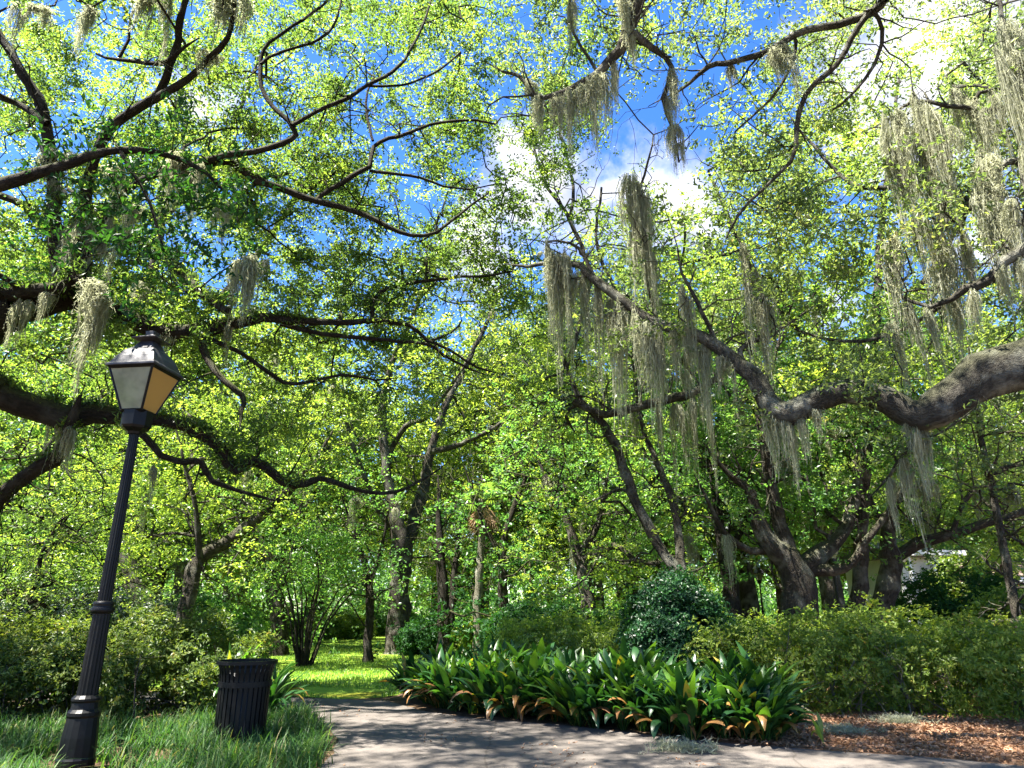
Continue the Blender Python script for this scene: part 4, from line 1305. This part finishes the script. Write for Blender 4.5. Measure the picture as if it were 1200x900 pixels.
# fan palm with a pale stem and a skirt of dead fronds
def palm():
    b = Vector(gb(560, 24))
    t = Tree('palm_tree', b, 'slim pale palm stem with a skirt of brown dead fronds', bark=BARK_P)
    top = P(566, 585, 24)
    t.limb_w([(b.x, b.y, -.1), (b.x, b.y, 1.5), (b.x + .05, b.y, 3), tuple(top)], [.17, .14, .13, .13], 10)
    t.finish()
    for nm, mat, nf, lo, hi in (('frond', OAK, 13, -.2, 1.0), ('dead_frond', FROND, 14, -1.5, -.9)):
        for i in range(nf):
            az = rng.uniform(0, 6.28); el = rng.uniform(lo, hi)
            d = np.array([math.cos(az) * math.cos(el), math.sin(az) * math.cos(el), math.sin(el)])
            sd = np.array([-math.sin(az), math.cos(az), 0])
            c = np.array(top - b) + d * .5
            Vs, Fs = [], []
            k0 = 0
            # stalk
            e = sd * .012
            Vs.append(np.array([np.array(top - b) - e, np.array(top - b) + e, c + e, c - e])); Fs.append(np.array([[0, 1, 2, 3]])); k0 = 4
            for j in range(18):
                a = (j / 17 - .5) * 3.6
                dd = d * math.cos(a) + sd * math.sin(a); dd[2] -= .25
                s2 = np.cross(dd, np.cross(d, sd)); s2 = s2 / np.linalg.norm(s2) * .03
                L = .60 * (1 - .25 * abs(a) / 1.8)
                Vs.append(np.array([c, c + dd * L * .5 + s2, c + dd * L + np.array([0, 0, -.12]), c + dd * L * .5 - s2])); Fs.append(np.array([[0, 1, 2, 3]]) + k0); k0 += 4
            V, Fq = np.concatenate(Vs), np.concatenate(Fs)
            link(nm, mesh_np(nm, V, Fq, np.full(len(Fq), rng.uniform())), mat, t.root)


palm()


# ------------------------------------------------------------------ shrubs and hedges
def bush(name, label, cat, blobs, mat, n_cl, per, sigma, L, Wd, stems=20, stem_mat=None, group=None, inner=.70, up=.35, gap=-.25, base=None):
    """blobs: (x, y, z, rx, ry, rz) overlapping ellipsoids of foliage; clusters sit in their outer shell"""
    B = np.array(blobs, float)
    base = Vector((B[:, 0].mean(), B[:, 1].mean(), 0)) if base is None else Vector(base)
    root = thing(name, base, label, cat, group)
    vol = (B[:, 3] * B[:, 4] + B[:, 3] * B[:, 5] + B[:, 4] * B[:, 5])
    pick = rng.choice(len(B), n_cl * 3, p=vol / vol.sum())
    d = unit(rng.normal(size=(len(pick), 3)))
    r = rng.uniform(inner, 1.04, len(pick))[:, None]
    p = B[pick, :3] + d * B[pick, 3:] * r
    ok = p[:, 2] > .04
    for i in range(len(B)):                              # not deep inside a neighbour
        q = (((p - B[i, :3]) / B[i, 3:]) ** 2).sum(1)
        ok &= ~((q < (inner * .92) ** 2) & (pick != i))
    nz = np.array([mnoise.noise(Vector(a) * 1.9) for a in p])
    ok &= nz > gap
    p = p[ok][:n_cl]; d = d[ok][:n_cl]
    p = p + d * (nz[ok][:n_cl][:, None]) * .40
    V, Fq, t = leaf_np(p, per, sigma, L, Wd, up=up, out_dir=d, flat=.9, sub=(8, L * .5))
    V[:, 2] = np.maximum(V[:, 2], .01)
    link('foliage', mesh_np('foliage', V - np.array(base), Fq, t), mat, root)
    tubes = []
    for i in range(stems):
        k = rng.integers(len(B))
        c = B[k]
        a = np.array([c[0] + rng.normal() * c[3] * .45, c[1] + rng.normal() * c[4] * .45, -.05])
        j = rng.integers(len(p))
        near = np.argsort(((p - a) ** 2).sum(1))[rng.integers(20, min(len(p), 260))]
        e = p[near]
        m = (a + e) / 2 + rng.normal(size=3) * .12
        pts, rad = catmull([a, m, e], [.016, .011, .005], .2)
        tubes.append(tube_np(pts, rad, 4))
        for _ in range(3):
            q = pts[rng.integers(len(pts) // 2, len(pts))]
            tubes.append(tube_np(np.array([q, q + rng.normal(size=3) * .12 + np.array([0, 0, .1]), q + rng.normal(size=3) * .2 + np.array([0, 0, .22])]), np.array([.007, .005, .003]), 3))
    if tubes:
        V, Fq, A = join_np(tubes)
        link('stems', mesh_np('stems', V - np.array(base), Fq, smooth=True, grain=A), stem_mat or BARK_M, root)
    return root


def row(x0, y0, x1, y1, n, rx, ry, rz, zc, j=.15):
    out = []
    for i in range(n):
        t = i / max(1, n - 1)
        out.append((x0 + (x1 - x0) * t + rng.normal() * j, y0 + (y1 - y0) * t + rng.normal() * j, zc + rng.normal() * j * .4,
                    rx * rng.uniform(.85, 1.15), ry * rng.uniform(.85, 1.15), rz * rng.uniform(.92, 1.08)))
    return out


# left hedge (from the frame edge to just behind the bin)
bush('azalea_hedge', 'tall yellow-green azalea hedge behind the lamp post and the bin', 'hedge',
     row(-9.5, 10.3, -5.0, 11.4, 8, .95, 1.0, .92, .50) + row(-9.4, 9.9, -5.1, 11.0, 7, .8, .8, .45, .34), AZA_SHADE, 2600, 44, .085, .075, .032, 70, gap=-.14)
# right hedge
bush('azalea_hedge', 'long rough azalea hedge along the back of the mulch bed at the right', 'hedge',
     row(3.6, 12.6, 10.5, 11.0, 10, .95, .85, .74, .60) + row(4.4, 14.0, 11.5, 12.8, 7, 1.0, .9, .74, .66), AZA, 2900, 36, .09, .078, .034, 230, BARK_P, gap=-.2)
# light green shrub behind the broad-leaved bed
bush('light_shrub', 'pale green rounded shrub behind the middle of the broad-leaved bed', 'shrub',
     row(P(615, 718, 16.5).x, 16.5, P(725, 718, 15.8).x, 15.8, 4, .85, .8, .66, .62), MIDL, 900, 42, .09, .075, .035, 20)
bush('low_shrub', 'loose low shrub with pale leaf tips just right of the dark round shrub', 'shrub',
     row(P(865, 718, 15).x, 15, P(930, 718, 14.5).x, 14.5, 3, .75, .7, .66, .62), AZA, 550, 40, .09, .07, .03, 16)
# dark shrub
c = P(787, 718, 14.0)
bush('camellia_shrub', 'dark glossy rounded shrub behind the broad-leaved bed', 'shrub',
     [(c.x, 14.0, .80, .82, .8, .9), (c.x - .28, 14.1, 1.3, .58, .6, .7), (c.x + .36, 13.9, 1.15, .56, .6, .7), (c.x + .02, 14.1, 1.7, .46, .5, .55)], leaf_mat('camellia_leaf', [(0, (.008, .03, .012)), (.6, (.016, .06, .02)), (1, (.04, .11, .03))], trans=(1.4, 1.5, .5), mix=.35, rough=.4, spec=.35), 1350, 46, .10, .085, .042, 24, BARK_L)
# multi-stem shrub on the lawn
def fan_shrub():
    b = G(355, 781)
    t = Tree('crape_myrtle', b, 'fan-shaped shrub of many bare dark stems on the lawn beside the path', 'shrub', bark=BARK_L)
    for i in range(13):
        a = (i / 12 - .5) * 1.5 + rng.normal() * .08
        dy = rng.normal() * .35
        h = rng.uniform(2.4, 3.4)
        q0 = np.array([b.x + a * .22, b.y + dy * .3, -.05])
        q1 = q0 + np.array([a * .45, dy * .5, h * .42])
        q2 = q1 + np.array([a * .75 + rng.normal() * .1, dy * .6, h * .35])
        q3 = q2 + np.array([a * .9 + rng.normal() * .2, dy * .6, h * .28])
        t.limb_w([q0, q1, q2, q3], [.045, .033, .022, .01], 6, .05)
    C = cells(['0232320', '2343432', '2344332', '0121210'], 270, 610, lambda x, y: (b.y - 1.2, b.y + 1.4), .8, cell=27, thin=-.4)
    t.grow(C, r0=.006, minr=.006, step=.4)
    t.finish()
    t.leaves(C, MIDG, 70, .28, .11, .055, up=.5)


fan_shrub()
# understory behind: individual shrubs at the back of the lawn and in the wood
shr = [(20, 17, .9, 1.5, 'grey leafy shrub by the far left edge behind the hedge', GREYL), (95, 18, 1.5, 1.6, 'silvery grey-green shrub seen left of the lamp pole above the hedge', GREYL),
       (165, 20, 1.3, 1.5, 'silvery shrub just right of the lamp pole above the hedge', GREYL), (262, 22, 1.2, 1.3, 'fresh green shrub between the leaning trunk and the lawn', MIDG),
       (215, 24, 1.3, 1.7, 'dark shrub behind the leaning mossy trunk', DARKL), (625, 19, 1.1, 1.5, 'dim shrub behind the pale green rounded shrub', DARKL),
       (735, 19, 1.2, 1.4, 'loose green shrub left of the dark round shrub', MIDG), (505, 27, 1.0, 1.1, 'dark shrub at the foot of the magnolia trunks', DARKL),
       (575, 26, 1.1, 1.1, 'bright low shrub beside the palm stem', MIDL), (1128, 21, 1.75, 2.3, 'large dark shrub before the white house', DARKL),
       (1150, 23, 1.3, 3.0, 'tall loose shrub before the tan house roof', MIDL),
       (1215, 19, 1.5, 1.9, 'leafy shrub at the right edge behind the hedge', MIDL), (985, 24, 1.2, 1.2, 'pale shrub seen between the two right oak trunks', MIDL),
       (400, 44, 1.6, 1.0, 'yellow-green shrub at the far end of the lawn', MIDL), (372, 48, 2.2, 1.2, 'broad shrub at the far end of the lawn behind the fan-shaped shrub', MIDG),
       (455, 50, 2.0, 1.3, 'low shrub at the far end of the lawn behind the twin trunk', MIDG), (290, 36, 2.0, 1.6, 'bright shrub left of the stout dark trunk', MIDL)]
for (x, Y, r, h, lab, mat) in shr:
    c = P(x, 718, Y)
    bush('shrub', lab, 'shrub', [(c.x, Y, h * .55, r, r * .85, h * .62), (c.x - r * .5, Y + .2, h * .45, r * .7, r * .6, h * .5), (c.x + r * .55, Y - .1, h * .5, r * .65, r * .6, h * .55)],
         mat, int(260 * max(1, r)), 44, .15, .13 if Y < 30 else .2, .06 if Y < 30 else .09, 10)


# ------------------------------------------------------------------ broad-leaved plants edging the path
def aspi_mesh(seed, nleaf, erect=False, oldf=.10):
    r = np.random.default_rng(seed)
    Vs, Fs, ts, b = [], [], [], 0
    for i in range(nleaf):
        az = r.uniform(0, 2 * math.pi)
        rnk = r.uniform()
        el = r.uniform(.12, 1.5) if not erect else r.uniform(.02, .6)      # start lean from vertical
        old = (rnk > 1 - oldf)
        Lp = r.uniform(.10, .34); Lb = r.uniform(.38, .60); Wd = r.uniform(.088, .14)
        if old:
            el = r.uniform(.9, 1.5); Lp *= .7
        curve = r.uniform(.45, 1.5) + (.9 if old else 0)
        p = np.array([math.cos(az) * r.uniform(0, .10), math.sin(az) * r.uniform(0, .10), 0.0])
        ang = el * .55
        hd = np.array([math.cos(az), math.sin(az), 0]); sd = np.array([-math.sin(az), math.cos(az), 0])
        tw = r.normal() * .35
        # petiole
        q = p + (hd * math.sin(ang) + np.array([0, 0, 1]) * math.cos(ang)) * Lp
        e = sd * .006
        Vs.append(np.array([p - e, p + e, q + e, q - e])); Fs.append(np.array([[0, 1, 2, 3]]) + b); b += 4
        tone = r.uniform(0, .8)
        if r.uniform() < .012: tone = .87
        if old: tone = r.uniform(.885, 1.0) if r.uniform() < .6 else tone * .5
        ts.append([tone])
        m = 8
        pos = q.copy(); rows = []
        for k in range(m):
            s = k / (m - 1)
            w = Wd * .5 * (math.sin(math.pi * min(1, s * .96 + .02) ** .82) ** .9 if s < 1 else 0.02)
            w = max(w, .003)
            a = ang + curve * s ** 1.3 * 1.2
            d = hd * math.sin(a) + np.array([0, 0, 1]) * math.cos(a)
            nrm = np.cross(sd, d)
            side = sd * math.cos(tw * s) + nrm * math.sin(tw * s)
            nn = np.cross(d, side)
            rows.append(pos - side * w + nn * w * -.30); rows.append(pos.copy()); rows.append(pos + side * w + nn * w * -.30)
            pos = pos + d * Lb / (m - 1)
        V = np.array(rows)
        V[:, 2] = np.maximum(V[:, 2], .015)
        Fq = []
        for k in range(m - 1):
            Fq += [[k * 3, k * 3 + 1, k * 3 + 4, k * 3 + 3], [k * 3 + 1, k * 3 + 2, k * 3 + 5, k * 3 + 4]]
        Vs.append(V); Fs.append(np.array(Fq) + b); b += len(V)
        ts.append(np.clip(tone + r.normal(size=len(Fq)) * .012, 0, 1))
    return mesh_np('leaves', np.concatenate(Vs), np.concatenate(Fs), np.concatenate(ts), smooth=True)


ASPM = [aspi_mesh(40 + i, 42) for i in range(7)]
ASPF = [aspi_mesh(60 + i, 46, False, .17) for i in range(6)]
for me in ASPM + ASPF:
    me.materials.append(ASPI)
front = [G(*q) for q in ((456, 819), (510, 836), (585, 845), (650, 852), (720, 860), (790, 868), (850, 874), (905, 876), (956, 872))]
fp = np.array([(p.x, p.y) for p in front])
seg = np.r_[0, np.cumsum(np.linalg.norm(np.diff(fp, axis=0), axis=1))]
tot = seg[-1]
cnt = 0
for rowi, (off, nn, sc) in enumerate(((.40, 28, 1.0), (.85, 27, 1.12), (1.35, 25, 1.2), (1.9, 22, 1.25))):
    for i in range(nn):
        s = (i + .5 + rng.normal() * .15) / nn * tot
        if rowi >= 2 and s > tot * .90:
            continue
        x = np.interp(s, seg, fp[:, 0]); y = np.interp(s, seg, fp[:, 1])
        k = min(len(fp) - 2, max(0, np.searchsorted(seg, s) - 1))
        d = unit(fp[k + 1] - fp[k]); nrm = np.array([-d[1], d[0]])
        if nrm[1] < 0: nrm = -nrm
        me = ASPF[rng.integers(len(ASPF))] if rowi == 0 else ASPM[rng.integers(len(ASPM))]
        last = (rowi == 0 and i == nn - 1)
        o = link('cast_iron_plant', me, None, None, (x + nrm[0] * off + rng.normal() * .07, y + nrm[1] * off + rng.normal() * .07, 0))
        o.rotation_euler = (0, 0, rng.uniform(0, 6.28))
        k2 = sc * rng.uniform(.85, 1.12)
        o.scale = (k2, k2, k2 * rng.uniform(.9, 1.1))
        lab = 'broad-leaved plant at the right end of the bed beside the bare mulch' if last else \
              ['broad-leaved plant with browning low leaves in the front row along the path', 'broad glossy leaved plant inside the bed behind the front row', 'broad glossy leaved plant inside the bed behind the front row', 'upright broad-leaved plant in the back row of the bed'][rowi]
        tag(o, lab, 'plant', ['broad-leaved plants along the path edge', 'broad-leaved plants inside the bed', 'broad-leaved plants inside the bed', 'broad-leaved plants at the back of the bed'][rowi])

# same plant beside and behind the bin
EM = aspi_mesh(77, 26, True); EM.materials.append(leaf_mat('fresh_ginger_leaf', [(0, (.03, .10, .015)), (.8, (.09, .19, .02)), (.86, (.2, .25, .03)), (1, (.35, .16, .05))], mix=.45, rough=.35))
q = P(280, 770, 11.2)
o = link('ginger_plant', EM, None, None, (q.x - .05, 11.2, .0)); o.scale = (1.15, 1.15, 1.42)
tag(o, 'bright green upright leafy plant showing above the top of the bin', 'plant')
for (x, Y, s) in ((322, 11.3, 1.0), (326, 12.0, 1.05)):
    o = link('cast_iron_plant', ASPM[int(Y * 10) % 7], None, None, (P(x, 718, Y).x, Y, 0)); o.scale = (s, s, s)
    tag(o, 'dark broad-leaved plant close beside the bin' if Y < 11.6 else 'dark broad-leaved plant just behind the bin beside the path', 'plant')
# small strappy sprout on the mulch and two little weeds
me = aspi_mesh(91, 5, True); me.materials.append(MIDL)
o = link('seedling', me, None, None, G(968, 874)); o.scale = (.5, .5, .55)
tag(o, 'small yellow-green sprout on the mulch at the end of the bed', 'seedling')
o = link('seedling', me, None, None, G(1180, 838)); o.scale = (.5, .5, .4); o.rotation_euler = (0, 0, 2)
tag(o, 'small green sprout at the foot of the right hedge', 'seedling')
# fallen clumps of moss on the mulch
for (x, y, lab) in ((1052, 848, 'grey clump of fallen moss before the right hedge'), (990, 860, 'grey clump of fallen moss beside the small sprout'), (800, 880, 'thin grey tuft of fallen moss lying on the path')):
    c = G(x, y)
    V, Fq, t = leaf_np(np.c_[c.x + rng.normal(size=60) * .16, c.y + rng.normal(size=60) * .1, np.abs(rng.normal(size=60)) * .035 + .02], 16, .035, .10, .010, up=.3)
    V[:, 2] = np.maximum(V[:, 2], .006)
    tag(link('moss_clump', mesh_np('moss_clump', V - np.array(c), Fq, t), MOSS, None, c), lab, 'moss clump')


# ------------------------------------------------------------------ houses glimpsed behind the right hedge
def house(name, label, x0, x1, Y, h, mat, roofm):
    a, b = P(x0, 718, Y).x, P(x1, 718, Y).x
    root = thing(name, ((a + b) / 2, Y, 0), label, 'house')
    w = b - a
    m = MB(); m.box((0, 3, h / 2), (w, 6, h)); m.build('wall', mat, root)
    m = MB(); m.add([(-w / 2 - .5, -.6, h), (w / 2 + .5, -.6, h), (w / 2 + .5, 6.6, h), (-w / 2 - .5, 6.6, h), (-w / 2 - .5, 3, h + 1.2), (w / 2 + .5, 3, h + 1.2)],
                    [(0, 1, 5, 4), (2, 3, 4, 5), (0, 4, 3), (1, 2, 5), (3, 2, 1, 0)])
    m.build('roof', roofm, root)
    n = max(2, int(w / 2.2))
    for i in range(n):
        cx = -w / 2 + (i + .5) * w / n
        m = MB(); m.box((cx, -.03, 1.5), (.95, .06, 1.5)); f = m.build('window', plain_mat('window_trim', (.75, .75, .72), .5), root)
        m = MB()
        for (u, v) in ((-1, -1), (1, -1), (-1, 1), (1, 1)):
            m.box((cx + u * .21, -.065, 1.5 + v * .34), (.36, .012, .60))
        m.build('pane', plain_mat('dark_glass', (.03, .035, .04), .08), f)
    m = MB()
    for i in range(n + 1):
        m.lathe([(.13, 0), (.10, .2), (.09, h - .2), (.13, h - .01)], 10, (-w / 2 + i * w / n, -.9, 0))
    m.box((0, -.9, h + .12), (w + .6, .5, .24))
    m.build('porch', plain_mat('porch_paint', (.78, .78, .76), .5), root)


house('white_house', 'white house with porch columns glimpsed behind the oaks at the right', 1064, 1122, 36, 4.2, plain_mat('white_siding', (.78, .78, .76), .6, var=.06), plain_mat('grey_roof', (.1, .1, .11), .8, var=.2))
house('tan_house', 'tan house glimpsed at the right edge behind the slim trunk', 1178, 1330, 32, 2.7, plain_mat('tan_stucco', (.48, .30, .14), .8, var=.1), plain_mat('brown_roof', (.12, .08, .06), .8, var=.2))


# ------------------------------------------------------------------ background wood: each tree stands by itself
def back_tree(seed, mat):
    t = Tree('background_tree', (0, 0, 0), 'tree standing in the wood behind the lawn and the hedges', 'tree', 'trees in the wood behind', BARK_M)
    h = 13.0
    t.limb_w([(0, 0, -.2), (.1, 0, 2), (rng.normal() * .3, rng.normal() * .3, 5), (rng.normal() * .6, rng.normal() * .6, 9)], [.42, .30, .24, .12], 9, .08, .6)
    for i in range(7):
        a = i * 0.9 + rng.normal() * .3
        z = rng.uniform(2.6, 7)
        L = rng.uniform(2.5, 4.5)
        t.limb_w([(0, 0, z), (math.cos(a) * L * .5, math.sin(a) * L * .5, z + 1.1), (math.cos(a) * L, math.sin(a) * L, z + 1.6 + rng.uniform(0, 1.5))], [.15, .1, .04], 6, .05, .6)
    C = []
    while len(C) < 230:
        d = unit(rng.normal(size=3)) * rng.uniform(.3, 1) ** .5
        p = np.array([d[0] * 5.0, d[1] * 5.0, 7.6 + d[2] * 5.4])
        if mnoise.noise(Vector(p) * .4 + Vector((seed, 0, 0))) > -.12:
            C.append(p)
    C = np.array(C)
    t.grow(C, r0=.016, minr=.012, step=.9, jit=.15)
    drape_limb(t, 8, L=(.6, 1.6), w=(.3, .6), z0=4)
    t.finish()
    t.leaves(C, mat, 85, .62, .21, .11, up=.7, sub=(11, .13))
    return t.root


protos = [back_tree(i, m) for i, m in enumerate((MIDL, MIDG, GREYL, OAK))]
spots = []
for Y, xs in ((37, (-60, 70, 190, 300, 560, 690, 800, 960, 1250)), (47, (0, 120, 250, 360, 620, 740, 870, 1010, 1130, 1260)), (60, (-40, 60, 170, 280, 380, 480, 560, 650, 750, 850, 950, 1060, 1170, 1280))):
    for x in xs:
        spots.append((P(x + rng.normal() * 12, 718, Y).x, Y + rng.normal() * 2, rng.uniform(1.35, 1.75) if Y < 50 else rng.uniform(1.1, 1.5)))
for i, (x, y, s) in enumerate(spots):
    if i < 4:
        o = protos[i]; o.location = (x, y, 0); o.scale = (s, s, s); o.rotation_euler = (0, 0, rng.uniform(0, 6.28))
    else:
        dup(protos[rng.integers(4)], (x, y, 0), rng.uniform(0, 6.28), s)

# far-off woodland that reads as one mass
n = 2600
th = rng.uniform(-.95, .95, n)
rr = rng.uniform(78, 110, n)
hz = rng.uniform(0, 1, n) ** 1.3 * (13 + 4 * np.sin(th * 17) + 3 * np.sin(th * 41))
V, Fq, t = leaf_np(np.c_[rr * np.sin(th), rr * np.cos(th), np.maximum(.6, hz)], 55, 1.4, .62, .36, up=.5)
V[:, 2] = np.maximum(V[:, 2], .02)
tag(link('far_woodland', mesh_np('far_woodland', V, Fq, t), MIDG), 'far-off green woodland closing the view behind the park', 'woodland', kind='stuff')
